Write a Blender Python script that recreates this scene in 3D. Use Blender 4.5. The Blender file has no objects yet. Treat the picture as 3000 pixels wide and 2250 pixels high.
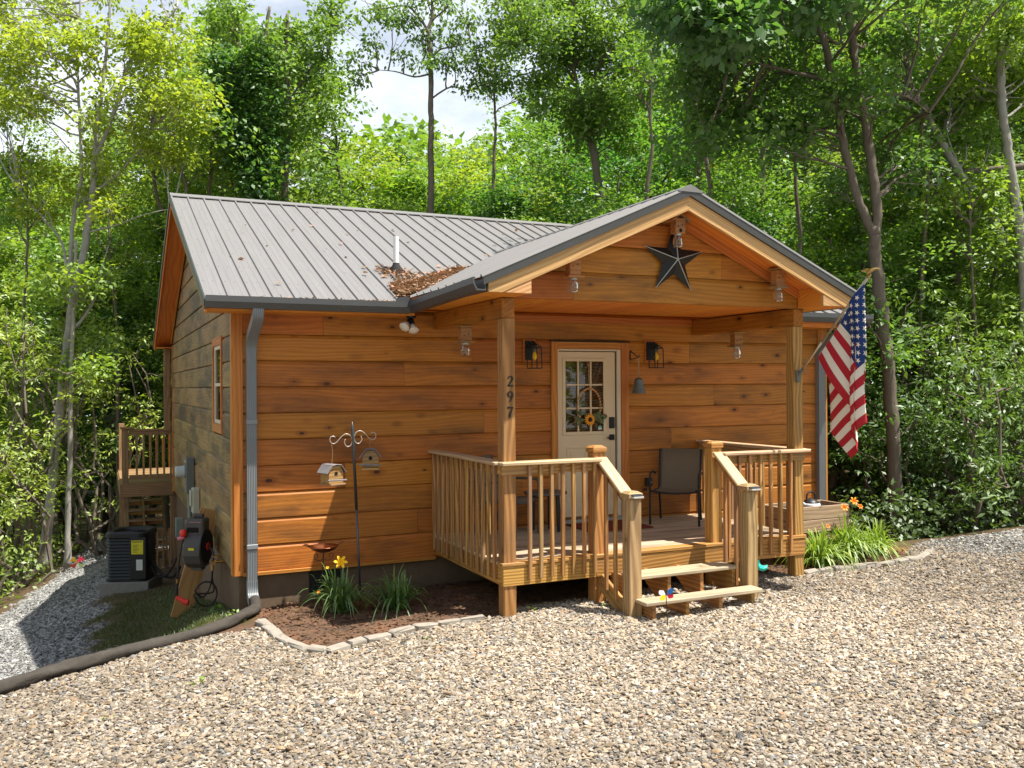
import bpy, math, random
import numpy as np
from mathutils import Vector, Matrix, Quaternion
random.seed(7)
SC = bpy.context.scene
COL = SC.collection
# ------------------------------------------------------------------ camera
CAM_POS = Vector((-1.3022, -10.0008, 2.2865)); YAW = 0.4297; PITCH = 0.0028; ROLL = -0.0061; FPX = 2631.0
_fw = Vector((math.sin(YAW)*math.cos(PITCH), math.cos(YAW)*math.cos(PITCH), math.sin(PITCH)))
_r = Vector((math.cos(YAW), -math.sin(YAW), 0)); _u = _r.cross(_fw)
_r2 = _r*math.cos(ROLL)+_u*math.sin(ROLL); _u2 = -_r*math.sin(ROLL)+_u*math.cos(ROLL)
cd = bpy.data.cameras.new('camera'); cam = bpy.data.objects.new('camera', cd); COL.objects.link(cam)
cam.matrix_world = Matrix(((_r2.x, _u2.x, -_fw.x, CAM_POS.x), (_r2.y, _u2.y, -_fw.y, CAM_POS.y), (_r2.z, _u2.z, -_fw.z, CAM_POS.z), (0, 0, 0, 1)))
cd.sensor_width = 36; cd.lens = 36*FPX/3000; cd.clip_end = 1000
SC.camera = cam
# ------------------------------------------------------------------ light
SUN_D = Vector((-0.33, 0.290, -1.0)).normalized()           # the way the light travels
SKY_STRENGTH = 0.065
w = bpy.data.worlds.new('World'); SC.world = w; w.use_nodes = True
nt = w.node_tree; nt.nodes.clear()
out = nt.nodes.new('ShaderNodeOutputWorld'); bg = nt.nodes.new('ShaderNodeBackground')
sky = nt.nodes.new('ShaderNodeTexSky'); sky.sky_type = 'NISHITA'; sky.sun_disc = False
sky.sun_elevation = math.asin(-SUN_D.z); sky.sun_rotation = math.atan2(-SUN_D.x, -SUN_D.y)
tc = nt.nodes.new('ShaderNodeTexCoord'); mp = nt.nodes.new('ShaderNodeMapping'); mp.inputs['Scale'].default_value = (1.6, 1.6, 3.4)
no = nt.nodes.new('ShaderNodeTexNoise'); no.inputs['Scale'].default_value = 1.7; no.inputs['Detail'].default_value = 7; no.inputs['Roughness'].default_value = 0.62
rp = nt.nodes.new('ShaderNodeValToRGB'); rp.color_ramp.elements[0].position = 0.44; rp.color_ramp.elements[1].position = 0.70
rp.color_ramp.elements[0].color = (0.12, 0.12, 0.12, 1)
mx = nt.nodes.new('ShaderNodeMix'); mx.data_type = 'RGBA'
mx.inputs['B'].default_value = (9.8, 10.3, 10.9, 1)           # thin bright summer cloud
nt.links.new(tc.outputs['Generated'], mp.inputs['Vector']); nt.links.new(mp.outputs[0], no.inputs['Vector'])
sxyz = nt.nodes.new('ShaderNodeSeparateXYZ'); nt.links.new(tc.outputs['Generated'], sxyz.inputs[0])
def wm(op, a, b, cl=False):
    m_ = nt.nodes.new('ShaderNodeMath'); m_.operation = op; m_.use_clamp = cl
    for i_, v_ in enumerate((a, b)):
        if isinstance(v_, (int, float)): m_.inputs[i_].default_value = v_
        else: nt.links.new(v_, m_.inputs[i_])
    return m_.outputs[0]
haz = wm('POWER', wm('SUBTRACT', 1., wm('MULTIPLY', wm('ABSOLUTE', sxyz.outputs[2], 0.), 1.35), True), 1.6)   # summer air pales towards the horizon all round
nt.links.new(no.outputs['Fac'], rp.inputs[0]); nt.links.new(wm('ADD', wm('MULTIPLY', haz, .9), wm('MULTIPLY', rp.outputs[0], .75), True), mx.inputs['Factor'])
nt.links.new(sky.outputs[0], mx.inputs['A']); nt.links.new(mx.outputs['Result'], bg.inputs[0])
bg.inputs['Strength'].default_value = SKY_STRENGTH; nt.links.new(bg.outputs[0], out.inputs[0])
sl = bpy.data.lights.new('sun', 'SUN'); so = bpy.data.objects.new('sun', sl); COL.objects.link(so)
sl.energy = 5.0; sl.angle = math.radians(0.53); sl.color = (1.0, 0.95, 0.86)
so.rotation_mode = 'QUATERNION'; so.rotation_quaternion = SUN_D.to_track_quat('-Z', 'Y')
vs = SC.view_settings; vs.view_transform = 'Standard'; vs.look = 'None'; vs.gamma = 1; vs.use_curve_mapping = False
vs.exposure = 1.08
SC.cycles.max_bounces = 8; SC.cycles.diffuse_bounces = 4; SC.cycles.transmission_bounces = 6; SC.cycles.transparent_max_bounces = 8
SC.cycles.sample_clamp_indirect = 8
SC.cycles.use_denoising = True

# ------------------------------------------------------------------ helpers
def at(px, py, d):
    """survey: the point seen at a pixel of the photograph, d metres in front of the lens plane"""
    return CAM_POS + (_fw + _r2*((px-1500)/FPX) - _u2*((py-1125)/FPX))*d
def on(px, py, ax, v):
    dr = _fw + _r2*((px-1500)/FPX) - _u2*((py-1125)/FPX)
    return CAM_POS + dr*((v-CAM_POS[ax])/dr[ax])
def sst(a, b, x):
    t = np.clip((x-a)/(b-a), 0, 1); return t*t*(3-2*t)
HY = np.array([-60, -.9, 0, 1.5, 3.4, 7.2, 12, 25, 60, 200.]); HZ = np.array([0, 0, -.10, -.36, -.72, -1.12, -1.5, -2.4, -3.6, -6.])
_yy = np.linspace(-60, 200, 5201); _h = np.interp(_yy, HY, HZ); _k = np.exp(-.5*(np.arange(-20, 21)/8.)**2); _k /= _k.sum()
_hh = np.convolve(np.pad(_h, 20, mode='edge'), _k, 'valid')
def gz(x, y):
    """height of the ground"""
    wgt = 1-.72*sst(.3, 8.5, x)
    z = .034+.0135*np.clip(x-2.3, -6, 10)+np.interp(y, _yy, _hh)*wgt
    yh = np.interp(x, [-6, -3.5, -2.05, -1.165, -.44, .12], [-4., -3.0, -2.22, -1.66, -1.30, -.52])          # crest of the bank, where the drain pipe lies
    z = z-.44*sst(.06, 1.9, y-yh)*(1-.85*sst(1.5, 6., y))*sst(-.12, -.95, x)
    z = z-.45*sst(-1.35, 1.2, y)*sst(8.35, 9.0, x)                                                         # the wood's edge falls away on the right
    return z-.24*np.clip(-x-1.1, 0, 8)*sst(-1.5, 3., y)
def G(x, y): return float(gz(np.float64(x), np.float64(y)))
def ray(px, py):
    d = _fw + _r2*((px-1500)/FPX) - _u2*((py-1125)/FPX); t = 2.
    while t < 90:
        P = CAM_POS+d*t
        if P.z < G(P.x, P.y): break
        t += .03
    return P

def tag(o, label=None, cat=None, group=None, kind=None):
    if label: o['label'] = label
    if cat: o['category'] = cat
    if group: o['group'] = group
    if kind: o['kind'] = kind
    return o
def new(name, data=None, parent=None, loc=(0, 0, 0)):
    o = bpy.data.objects.new(name, data); COL.objects.link(o); o.location = loc
    if parent: o.parent = parent
    return o
def thing(name, label, cat, loc=(0, 0, 0), rz=0, group=None, parent=None):
    o = new(name, None, parent, loc); o.rotation_euler = (0, 0, rz); o.empty_display_size = .1
    return tag(o, label, cat, group)
def copy_tree(o, parent=None):
    c = o.copy(); COL.objects.link(c)
    if parent: c.parent = parent
    for ch in o.children: copy_tree(ch, c)
    return c
def mesh(name, V, F, mats, smooth=False, mi=None):
    m = bpy.data.meshes.new(name); m.from_pydata([tuple(v) for v in V], [], F)
    for a in (mats if isinstance(mats, (list, tuple)) else [mats]): m.materials.append(a)
    if mi is not None: m.polygons.foreach_set('material_index', mi)
    if smooth: m.polygons.foreach_set('use_smooth', [True]*len(m.polygons))
    m.update(); return m
def quads(name, V, mats, attrs=None, mi=None):
    """V (n,4,3) -> mesh of n loose quads"""
    n = len(V); m = bpy.data.meshes.new(name)
    m.vertices.add(n*4); m.vertices.foreach_set('co', np.ascontiguousarray(V, dtype=np.float32).ravel())
    m.loops.add(n*4); m.loops.foreach_set('vertex_index', np.arange(n*4, dtype=np.int32))
    m.polygons.add(n); m.polygons.foreach_set('loop_start', np.arange(0, n*4, 4, dtype=np.int32))
    if attrs is not None:
        a = m.attributes.new('tone', 'FLOAT', 'FACE'); a.data.foreach_set('value', np.asarray(attrs, dtype=np.float32))
    m.materials.append(mats); m.update(calc_edges=True); return m

class MB:
    def __init__(s): s.V = []; s.F = []; s.M = []
    def add(s, V, F, mi=0, M=None):
        b = len(s.V)
        s.V += [tuple(M @ Vector(v)) for v in V] if M is not None else [tuple(v) for v in V]
        s.F += [tuple(i+b for i in f) for f in F]; s.M += [mi]*len(F); return s
    def box(s, lo, hi, b=.003, mi=0):
        d = [hi[i]-lo[i] for i in range(3)]; c = Vector([(hi[i]+lo[i])/2 for i in range(3)])
        V, F = cbox(*d, b); return s.add(V, F, mi, Matrix.Translation(c))
    def bar(s, a, b, w, h, mi=0, bev=.003, up=None):
        a = Vector(a); b = Vector(b); M, L = frame(a, b, up); V, F = cbox(L, w, h, bev)
        return s.add([(v[0]+L/2, v[1], v[2]) for v in V], F, mi, M)
    def tube(s, pts, r, n=8, mi=0, cap=True):
        V, F = tube(pts, r, n, cap); return s.add(V, F, mi)
    def lathe(s, prof, n=16, mi=0, M=None):
        V, F = lathe(prof, n); return s.add(V, F, mi, M)
    def build(s, name, mats, parent=None, smooth=False, loc=(0, 0, 0)):
        return new(name, mesh(name, s.V, s.F, mats, smooth, s.M), parent, loc)
def cbox(L, W, H, b=.003):
    b = min(b, L*.45, W*.45, H*.45); V = []; x, y, z = L/2, W/2, H/2
    idx = {}
    for sx in (-1, 1):
        for sy in (-1, 1):
            for sz in (-1, 1):
                for k in range(3):
                    p = [sx*(x-b), sy*(y-b), sz*(z-b)]; p[k] = (sx*x, sy*y, sz*z)[k]
                    idx[sx, sy, sz, k] = len(V); V.append(tuple(p))
    F = []
    for k in range(3):
        i, j = (k+1) % 3, (k+2) % 3
        for s in (-1, 1):
            q = []
            for a, c in ((-1, -1), (1, -1), (1, 1), (-1, 1)):
                t = [0, 0, 0]; t[k] = s; t[i] = a; t[j] = c; q.append(idx[t[0], t[1], t[2], k])
            F.append(tuple(q if s > 0 else q[::-1]))
    for k in range(3):                      # edge chamfers
        i, j = (k+1) % 3, (k+2) % 3
        for a in (-1, 1):
            for c in (-1, 1):
                def ix(sk, face):
                    t = [0, 0, 0]; t[k] = sk; t[i] = a; t[j] = c; return idx[t[0], t[1], t[2], face]
                q = [ix(-1, i), ix(1, i), ix(1, j), ix(-1, j)]
                F.append(tuple(q if a*c < 0 else q[::-1]))
    for sx in (-1, 1):
        for sy in (-1, 1):
            for sz in (-1, 1):
                q = [idx[sx, sy, sz, 0], idx[sx, sy, sz, 1], idx[sx, sy, sz, 2]]
                F.append(tuple(q if sx*sy*sz > 0 else q[::-1]))
    return V, F
def frame(a, b, up=None):
    x = (b-a); L = x.length; x = x/L
    up = Vector(up) if up is not None else (Vector((0, 0, 1)) if abs(x.z) < .9 else Vector((0, 1, 0)))
    y = up.cross(x).normalized(); z = x.cross(y)
    return Matrix(((x.x, y.x, z.x, a.x), (x.y, y.y, z.y, a.y), (x.z, y.z, z.z, a.z), (0, 0, 0, 1))), L
_cache = {}
def beam(name, a, b, w, h, mat, parent=None, bev=.004, up=None):
    """a board from a to b; local X runs along it, w across, h up; alike boards share their mesh"""
    a = Vector(a); b = Vector(b); M, L = frame(a, b, up); key = (round(L, 3), round(w, 4), round(h, 4), mat.name, bev)
    if key not in _cache:
        V, F = cbox(L, w, h, bev); _cache[key] = mesh(name, [(v[0]+L/2, v[1], v[2]) for v in V], F, mat)
    o = new(name, _cache[key], parent); o.matrix_local = M; return o
def box(name, lo, hi, mat, parent=None, bev=.003, axis=None):
    """axis-aligned board whose local X runs along its longest side"""
    d = [hi[i]-lo[i] for i in range(3)]; k = d.index(max(d)) if axis is None else axis
    c = [(hi[i]+lo[i])/2 for i in range(3)]; a = list(c); b = list(c); a[k] = lo[k]; b[k] = hi[k]
    if k == 0: return beam(name, a, b, d[1], d[2], mat, parent, bev)
    if k == 1: return beam(name, a, b, d[0], d[2], mat, parent, bev)
    return beam(name, a, b, d[0], d[1], mat, parent, bev)
def prism(name, prof, a, b, mat, parent=None, up=(0, 0, 1), smooth=False):
    """profile of (across, up) points swept from a to b"""
    a = Vector(a); b = Vector(b); M, L = frame(a, b, up); n = len(prof)
    V = [(0, p[0], p[1]) for p in prof]+[(L, p[0], p[1]) for p in prof]
    F = [(i, i+n, (i+1) % n+n, (i+1) % n) for i in range(n)]+[tuple(range(n)), tuple(range(2*n-1, n-1, -1))]
    o = new(name, mesh(name, V, F, mat, smooth), parent); o.matrix_local = M; return o
def tube(pts, r, n=8, cap=True):
    pts = [Vector(p) for p in pts]; m = len(pts); rr = r if isinstance(r, (list, tuple)) else [r]*m
    V = []; F = []; t0 = (pts[1]-pts[0]).normalized()
    nrm = t0.orthogonal().normalized()
    for i in range(m):
        t = (pts[min(i+1, m-1)]-pts[max(i-1, 0)]).normalized()
        nrm = (nrm-t*nrm.dot(t)).normalized(); bi = t.cross(nrm)
        for k in range(n):
            a = 2*math.pi*k/n; V.append(pts[i]+(nrm*math.cos(a)+bi*math.sin(a))*rr[i])
    for i in range(m-1):
        for k in range(n):
            F.append((i*n+k, i*n+(k+1) % n, (i+1)*n+(k+1) % n, (i+1)*n+k))
    if cap: F.append(tuple(range(n-1, -1, -1))); F.append(tuple(range((m-1)*n, m*n)))
    return V, F
def lathe(prof, n=16):
    V = []; F = []
    for r, z in prof:
        for k in range(n):
            a = 2*math.pi*k/n; V.append((r*math.cos(a), r*math.sin(a), z))
    for i in range(len(prof)-1):
        for k in range(n): F.append((i*n+k, i*n+(k+1) % n, (i+1)*n+(k+1) % n, (i+1)*n+k))
    F.append(tuple(range(n-1, -1, -1))); F.append(tuple(range((len(prof)-1)*n, len(prof)*n)))
    return V, F
def spline(pts, n=6):
    P = [Vector(p) for p in pts]; out = []
    for i in range(len(P)-1):
        a = P[max(i-1, 0)]; b = P[i]; c = P[i+1]; d = P[min(i+2, len(P)-1)]
        for k in range(n):
            t = k/n; out.append(.5*((2*b)+(c-a)*t+(2*a-5*b+4*c-d)*t*t+(3*b-a-3*c+d)*t**3))
    out.append(P[-1]); return out

# ------------------------------------------------------------------ materials
class N:
    def __init__(s, name):
        s.m = bpy.data.materials.new(name); s.m.use_nodes = True; s.t = s.m.node_tree; s.t.nodes.clear()
        s.out = s.t.nodes.new('ShaderNodeOutputMaterial')
    def n(s, typ, **kw):
        nd = s.t.nodes.new('ShaderNode'+typ)
        for k, v in kw.items():
            if hasattr(nd, k) and not k[0].isupper(): setattr(nd, k, v)
            else: nd.inputs[k.replace('_', ' ')].default_value = v
        return nd
    def l(s, a, b): s.t.links.new(a, b)
    def math(s, op, a, b=None, clamp=False):
        nd = s.n('Math', operation=op); nd.use_clamp = clamp
        for i, v in enumerate((a, b)):
            if v is None: continue
            if isinstance(v, (int, float)): nd.inputs[i].default_value = v
            else: s.l(v, nd.inputs[i])
        return nd.outputs[0]
    def ramp(s, fac, stops):
        nd = s.n('ValToRGB'); e = nd.color_ramp.elements
        while len(e) < len(stops): e.new(.5)
        for i, (p, c) in enumerate(stops): e[i].position = p; e[i].color = (*c, 1) if len(c) == 3 else c
        s.l(fac, nd.inputs[0]); return nd.outputs[0]
    def mix(s, fac, a, b, blend='MIX'):
        nd = s.n('Mix'); nd.data_type = 'RGBA'; nd.blend_type = blend
        for v, k in ((fac, 'Factor'), (a, 'A'), (b, 'B')):
            if isinstance(v, (int, float)): nd.inputs[k].default_value = v
            elif isinstance(v, tuple): nd.inputs[k].default_value = (*v, 1)
            else: s.l(v, nd.inputs[k])
        return nd.outputs['Result']
    def coords(s, scale=(1, 1, 1), rnd=True, src='Object'):
        tc = s.n('TexCoord'); mp = s.n('Mapping'); mp.inputs['Scale'].default_value = scale
        v = tc.outputs[src]
        if rnd:
            oi = s.n('ObjectInfo'); cb = s.n('CombineXYZ')
            s.l(s.math('MULTIPLY', oi.outputs['Random'], 71.), cb.inputs[0]); s.l(s.math('MULTIPLY', oi.outputs['Random'], 13.7), cb.inputs[1]); s.l(s.math('MULTIPLY', oi.outputs['Random'], 29.3), cb.inputs[2])
            va = s.n('VectorMath', operation='ADD'); s.l(v, va.inputs[0]); s.l(cb.outputs[0], va.inputs[1]); v = va.outputs[0]
        s.l(v, mp.inputs['Vector']); return mp.outputs[0]
    def noise(s, vec, scale, detail=4, rough=.55, dist=0):
        nd = s.n('TexNoise', Scale=scale, Detail=detail, Roughness=rough, Distortion=dist); s.l(vec, nd.inputs['Vector']); return nd.outputs['Fac']
    def bsdf(s, col, rough=.6, metal=0., spec=.4, bump=None, bstr=.3, bdist=.01, **kw):
        b = s.n('BsdfPrincipled')
        if isinstance(col, tuple): b.inputs['Base Color'].default_value = (*col, 1)
        else: s.l(col, b.inputs['Base Color'])
        if isinstance(rough, (int, float)): b.inputs['Roughness'].default_value = rough
        else: s.l(rough, b.inputs['Roughness'])
        b.inputs['Metallic'].default_value = metal; b.inputs['Specular IOR Level'].default_value = spec
        for k, v in kw.items(): b.inputs[k.replace('_', ' ')].default_value = v
        if bump is not None:
            bp = s.n('Bump', Strength=bstr, Distance=bdist); s.l(bump, bp.inputs['Height']); s.l(bp.outputs[0], b.inputs['Normal'])
        s.l(b.outputs[0], s.out.inputs['Surface']); return s.m

def wood(name, base, light, knot, stain=None, knots=1.0, rough=.55, var=.16, stain_amt=0., ksz=1.0, ringc=.45):
    """timber whose grain follows local X"""
    s = N(name); v = s.coords((1, 1, 1))
    def sc(x, y, z):
        m = s.n('Mapping'); m.inputs['Scale'].default_value = (x, y, z); s.l(v, m.inputs['Vector']); return m.outputs[0]
    warp = s.noise(sc(1.1, 5, 5), 1.0, 3)
    fine = s.noise(sc(3.0, 90, 90), 1.0, 5, .65)
    sx_ = s.n('SeparateXYZ'); s.l(v, sx_.inputs[0])
    flat = s.math('ADD', s.math('MULTIPLY', sx_.outputs[2], 150.), s.math('MULTIPLY', sx_.outputs[1], 95.))
    cb = s.math('ADD', flat, s.math('ADD', s.math('MULTIPLY', s.noise(sc(.45, 2.6, 2.6), 1.0, 2, .4), 46.), s.math('MULTIPLY', warp, 7.)))
    ring = s.math('MULTIPLY', s.math('ADD', s.math('SINE', cb), 1.), .5)
    g = s.math('ADD', s.math('MULTIPLY', ring, ringc), s.math('MULTIPLY', fine, 1-ringc))
    col = s.mix(s.math('SUBTRACT', s.math('MULTIPLY', g, 1.7), .35, True), base, light)
    # knots: sparse dark ovals with a reddish halo
    vo = s.n('TexVoronoi', Scale=1.0); vo.feature = 'F1'; s.l(sc(2.3/ksz, 3.2/ksz, 4.6/ksz), vo.inputs['Vector'])
    pick = s.n('SeparateColor'); s.l(vo.outputs['Color'], pick.inputs[0])
    on_ = s.math('GREATER_THAN', pick.outputs[0], 1-.42*knots)
    size = s.math('ADD', s.math('MULTIPLY', pick.outputs[1], .10), .05)
    kd = s.math('DIVIDE', s.math('ADD', vo.outputs['Distance'], s.math('MULTIPLY', s.math('SUBTRACT', warp, .5), .06)), size)
    halo = s.math('MULTIPLY', s.math('SUBTRACT', 1., s.math('MULTIPLY', s.math('SUBTRACT', kd, .8), .55), True), on_)
    core = s.math('MULTIPLY', s.math('LESS_THAN', kd, .8), on_)
    col = s.mix(s.math('MULTIPLY', halo, .5), col, knot)
    col = s.mix(s.math('MULTIPLY', core, .85), col, tuple(c*.35 for c in knot))
    if stain is not None:
        st = s.noise(sc(1.3, 7, 7), 1.0, 5, .7); big = s.noise(sc(.7, 1.5, 1.5), 1.0, 2)
        f = s.math('MULTIPLY', s.math('SUBTRACT', s.math('MULTIPLY', s.math('ADD', st, big), 3.4), 3.55-.6*stain_amt, True), .85*min(1., .4+stain_amt))
        col = s.mix(f, col, stain)
    oi = s.n('ObjectInfo'); hs = s.n('HueSaturation')
    s.l(s.math('ADD', s.math('MULTIPLY', oi.outputs['Random'], 2*var), 1-var), hs.inputs['Value'])
    rr = s.math('FRACT', s.math('MULTIPLY', oi.outputs['Random'], 7.31))
    s.l(s.math('ADD', s.math('MULTIPLY', rr, .02), .49), hs.inputs['Hue'])
    s.l(col, hs.inputs['Color'])
    return s.bsdf(hs.outputs[0], rough, bump=g, bstr=.45, bdist=.004, spec=.3)
M = {}
M['log'] = wood('stained_log', (.315, .105, .012), (.49, .18, .028), (.085, .020, .005), stain=(.14, .055, .016), stain_amt=.45, knots=1.9, ksz=.80, ringc=.30)
M['soffit'] = wood('stained_soffit', (.54, .175, .020), (.70, .26, .040), (.12, .03, .006), knots=.5, var=.08)
M['trim'] = wood('stained_trim', (.38, .125, .020), (.52, .195, .042), (.11, .025, .006), knots=.5, var=.10)
M['barge'] = wood('pale_barge_board', (.42, .225, .085), (.58, .35, .15), (.20, .08, .03), stain=(.26, .15, .08), stain_amt=.2, knots=.4)
M['pine'] = wood('treated_pine', (.27, .12, .028), (.52, .27, .078), (.16, .07, .022), stain=(.24, .15, .075), stain_amt=.25, knots=.5, var=.12, ksz=.7)
M['rail'] = wood('railing_pine', (.25, .115, .032), (.50, .275, .10), (.16, .07, .025), stain=(.26, .175, .11), stain_amt=.42, knots=.4, var=.14, ksz=.6)
M['oldnewel'] = wood('weathered_newel', (.22, .13, .06), (.46, .30, .15), (.13, .06, .025), stain=(.20, .135, .075), stain_amt=.5, knots=.9, var=.08, ksz=.8)
M['railtop'] = wood('pale_rail_top', (.42, .28, .15), (.60, .44, .27), (.20, .10, .04), stain=(.32, .22, .14), stain_amt=.3, knots=.4, var=.08, ksz=.6)  # paler wood for the boards on top of the railings
M['tread'] = wood('weathered_tread', (.36, .27, .17), (.52, .41, .28), (.14, .075, .035), stain=(.22, .17, .125), stain_amt=.5, knots=.4, var=.10, ksz=.7)
M['post'] = wood('porch_post_wood', (.22, .105, .026), (.45, .245, .08), (.11, .04, .012), stain=(.18, .11, .05), stain_amt=.35, knots=.5, var=.06, ksz=.7)
M['old'] = wood('old_deck_wood', (.20, .115, .05), (.31, .19, .09), (.08, .03, .012), stain=(.10, .07, .04), stain_amt=.3, knots=.4, ksz=.7)
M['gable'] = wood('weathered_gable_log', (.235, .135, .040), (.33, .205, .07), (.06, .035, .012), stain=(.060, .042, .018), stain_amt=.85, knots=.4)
M['planter'] = wood('planter_board', (.26, .17, .10), (.40, .28, .18), (.12, .06, .03), stain=(.2, .14, .1), stain_amt=.4, knots=.6, ksz=.7)
M['leanboard'] = wood('spare_board', (.40, .22, .075), (.52, .31, .12), (.15, .07, .03), knots=.5)
def plain(name, col, rough=.5, metal=0., spec=.4, noise=.12, scale=14, bump=0.):
    s = N(name); v = s.coords(rnd=True); f = s.noise(v, scale, 5, .6)
    c = s.mix(f, tuple(a*(1-noise) for a in col), tuple(min(1, a*(1+noise)) for a in col))
    return s.bsdf(c, rough, metal, spec, bump=f if bump else None, bstr=bump)
def metal_roof():
    s = N('grey_metal_roof'); v = s.coords((1, 1, 1), rnd=True)
    m = s.n('Mapping'); m.inputs['Scale'].default_value = (.9, 14, 14); s.l(v, m.inputs['Vector'])
    f = s.noise(m.outputs[0], 1.4, 6, .65); b = s.noise(v, 2.2, 4, .6); sp = s.noise(v, 90, 2, .5)
    c = s.mix(f, (.172, .163, .160), (.232, .224, .224)); c = s.mix(s.math('MULTIPLY', b, .35), c, (.18, .168, .15))
    c = s.mix(s.math('MULTIPLY', s.math('SUBTRACT', sp, .66, True), 3.), c, (.2, .18, .15))
    return s.bsdf(c, s.math('ADD', s.math('MULTIPLY', f, .18), .40), .25, .5)
M['roof'] = metal_roof()
M['gutter'] = plain('slate_grey_gutter', (.062, .064, .066), .42, .1, .5, .12, 5)
M['rakemetal'] = plain('dark_rake_metal', (.065, .063, .062), .35, .3, .5)
M['spout'] = plain('grey_downspout', (.20, .215, .225), .45, .1, .5, .1, 4)
M['found'] = plain('painted_foundation', (.14, .095, .062), .9, 0, .2, .3, 9, .4)
M['ventdark'] = plain('crawl_vent', (.012, .011, .010), .8)
M['unlitblack'] = plain('unlit_room_black', (.010, .009, .008), .9)  # near-black colour of the sheets standing in for unlit rooms behind glass
M['cream'] = plain('cream_door_paint', (.66, .52, .34), .45, 0, .4, .03)
M['creamtrim'] = plain('cream_jamb_paint', (.66, .56, .42), .45, 0, .4, .03)
M['black'] = plain('black_metal', (.012, .012, .013), .4, .3, .5)
M['starblack'] = plain('black_tin_star', (.016, .015, .014), .45, .4, .5)
M['silver'] = plain('worn_silver_edge', (.42, .43, .42), .4, .6, .5)
M['pvc'] = plain('white_plastic_pipe', (.72, .72, .72), .45, 0, .4, .05)
M['rubber'] = plain('black_rubber', (.025, .024, .023), .7)
M['blind'] = plain('pale_blind_slat', (.42, .43, .40), .6)
M['bulbwhite'] = plain('white_flood_bulb', (.66, .58, .48), .35)
M['bulbyellow'] = plain('yellow_bulb', (.75, .48, .02), .3)
M['galv'] = plain('galvanised_bell', (.13, .15, .15), .5, .5, .5, .4, 20)
M['rope'] = plain('twine', (.34, .24, .13), .9)
M['copper'] = plain('copper_bowl', (.32, .115, .05), .28, .85, .5, .3, 12)
M['iron'] = plain('wrought_iron', (.035, .028, .022), .5, .5, .5, .3)
M['polegrey'] = plain('grey_steel_pole', (.085, .095, .10), .35, .6, .5)
M['scroll'] = plain('bright_scroll_wire', (.42, .37, .32), .4, .5)
M['housewood'] = wood('birdhouse_plank', (.26, .13, .04), (.42, .24, .09), (.12, .06, .03), stain=(.14, .11, .08), stain_amt=.55, knots=.8, ksz=.35)
M['houseroof'] = plain('grey_birdhouse_roof', (.20, .185, .19), .6, .2, .4, .45, 25)
M['trapwood'] = wood('trap_cedar', (.30, .135, .035), (.42, .21, .065), (.10, .05, .02), stain=(.16, .12, .08), stain_amt=.5, knots=.3, ksz=.4)
M['hole'] = plain('drilled_hole', (.008, .006, .005), .9)
M['sling'] = plain('taupe_mesh_fabric', (.17, .135, .088), .8, 0, .2, .25, 220)
M['chairframe'] = plain('black_chair_frame', (.02, .02, .021), .45, .2, .4)
M['greyframe'] = plain('bronze_chair_frame', (.085, .085, .08), .45, .3, .4)
M['mat'] = plain('red_brown_doormat', (.17, .045, .03), .95, 0, .1, .5, 60)
M['acblack'] = plain('black_ac_casing', (.016, .017, .018), .5, .1, .4)
M['acdark'] = plain('dark_ac_core', (.006, .006, .007), .8)
M['labelyellow'] = plain('yellow_label', (.62, .55, .02), .5, noise=.04)
M['labelwhite'] = plain('white_label', (.55, .57, .52), .5, noise=.04)
M['print'] = plain('dark_print', (.04, .04, .03), .6)
M['concrete'] = plain('concrete_pad', (.22, .21, .19), .9, 0, .2, .25, 18, .3)
M['meter'] = plain('grey_meter_box', (.135, .145, .135), .5, .2, .4)
M['glasswhite'] = plain('frosted_meter_glass', (.42, .44, .42), .25)
M['conduit'] = plain('grey_green_conduit', (.20, .235, .20), .55)
M['boxcream'] = plain('cream_utility_box', (.42, .41, .32), .5)
M['reel'] = plain('brown_grey_reel_plastic', (.072, .062, .058), .5, 0, .4, .15)
M['red'] = plain('red_plastic', (.70, .035, .02), .4)
M['pink'] = plain('pink_rubber', (.55, .16, .20), .5)
M['brass'] = plain('brass', (.45, .25, .07), .35, .8)
M['hosebrown'] = plain('brown_hose', (.03, .02, .016), .6)
M['fabrichose'] = None
M['stone'] = plain('grey_edging_stone', (.27, .24, .20), .85, 0, .3, .35, 11, .5)
M['digit'] = plain('black_house_digit', (.012, .012, .012), .5, noise=.02)
M['solar'] = plain('blue_grey_solar_panel', (.05, .06, .075), .2, .3, .6)
M['solarplate'] = plain('pale_solar_housing', (.40, .38, .33), .5)
M['whiteblack'] = plain('white_enamel', (.70, .70, .74), .3)
M['flagred'] = plain('flag_red', (.42, .022, .035), .75, 0, .2, .06, 50)
M['flagwhite'] = plain('flag_white', (.74, .70, .62), .75, 0, .2, .04, 50)
M['flagblue'] = plain('flag_blue', (.018, .045, .17), .75, 0, .2, .06, 50)
M['polesilver'] = plain('brushed_pole', (.42, .36, .27), .4, .5, .5)
M['gold'] = plain('gilt_finial', (.36, .25, .09), .35, .8)
M['bead'] = plain('wooden_bead', (.58, .30, .11), .5)
M['petal'] = plain('sunflower_petal', (.78, .30, .015), .6)
M['petaldark'] = plain('sunflower_heart', (.03, .015, .008), .9)
M['sage'] = plain('sage_leaf', (.10, .13, .045), .7, noise=.3)
M['berry'] = plain('red_berry', (.28, .03, .015), .4)
M['lilyflower'] = plain('yellow_lily_petal', (.85, .50, .01), .5, noise=.08)
M['lilyorange'] = plain('orange_lily_petal', (.80, .26, .01), .5, noise=.08)
M['teal'] = plain('teal_enamel', (.02, .42, .34), .35)
M['blue'] = plain('blue_enamel', (.02, .16, .50), .35)
M['crimson'] = plain('crimson_enamel', (.40, .01, .04), .35)
M['rust'] = plain('rusty_iron', (.10, .045, .025), .8)
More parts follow.
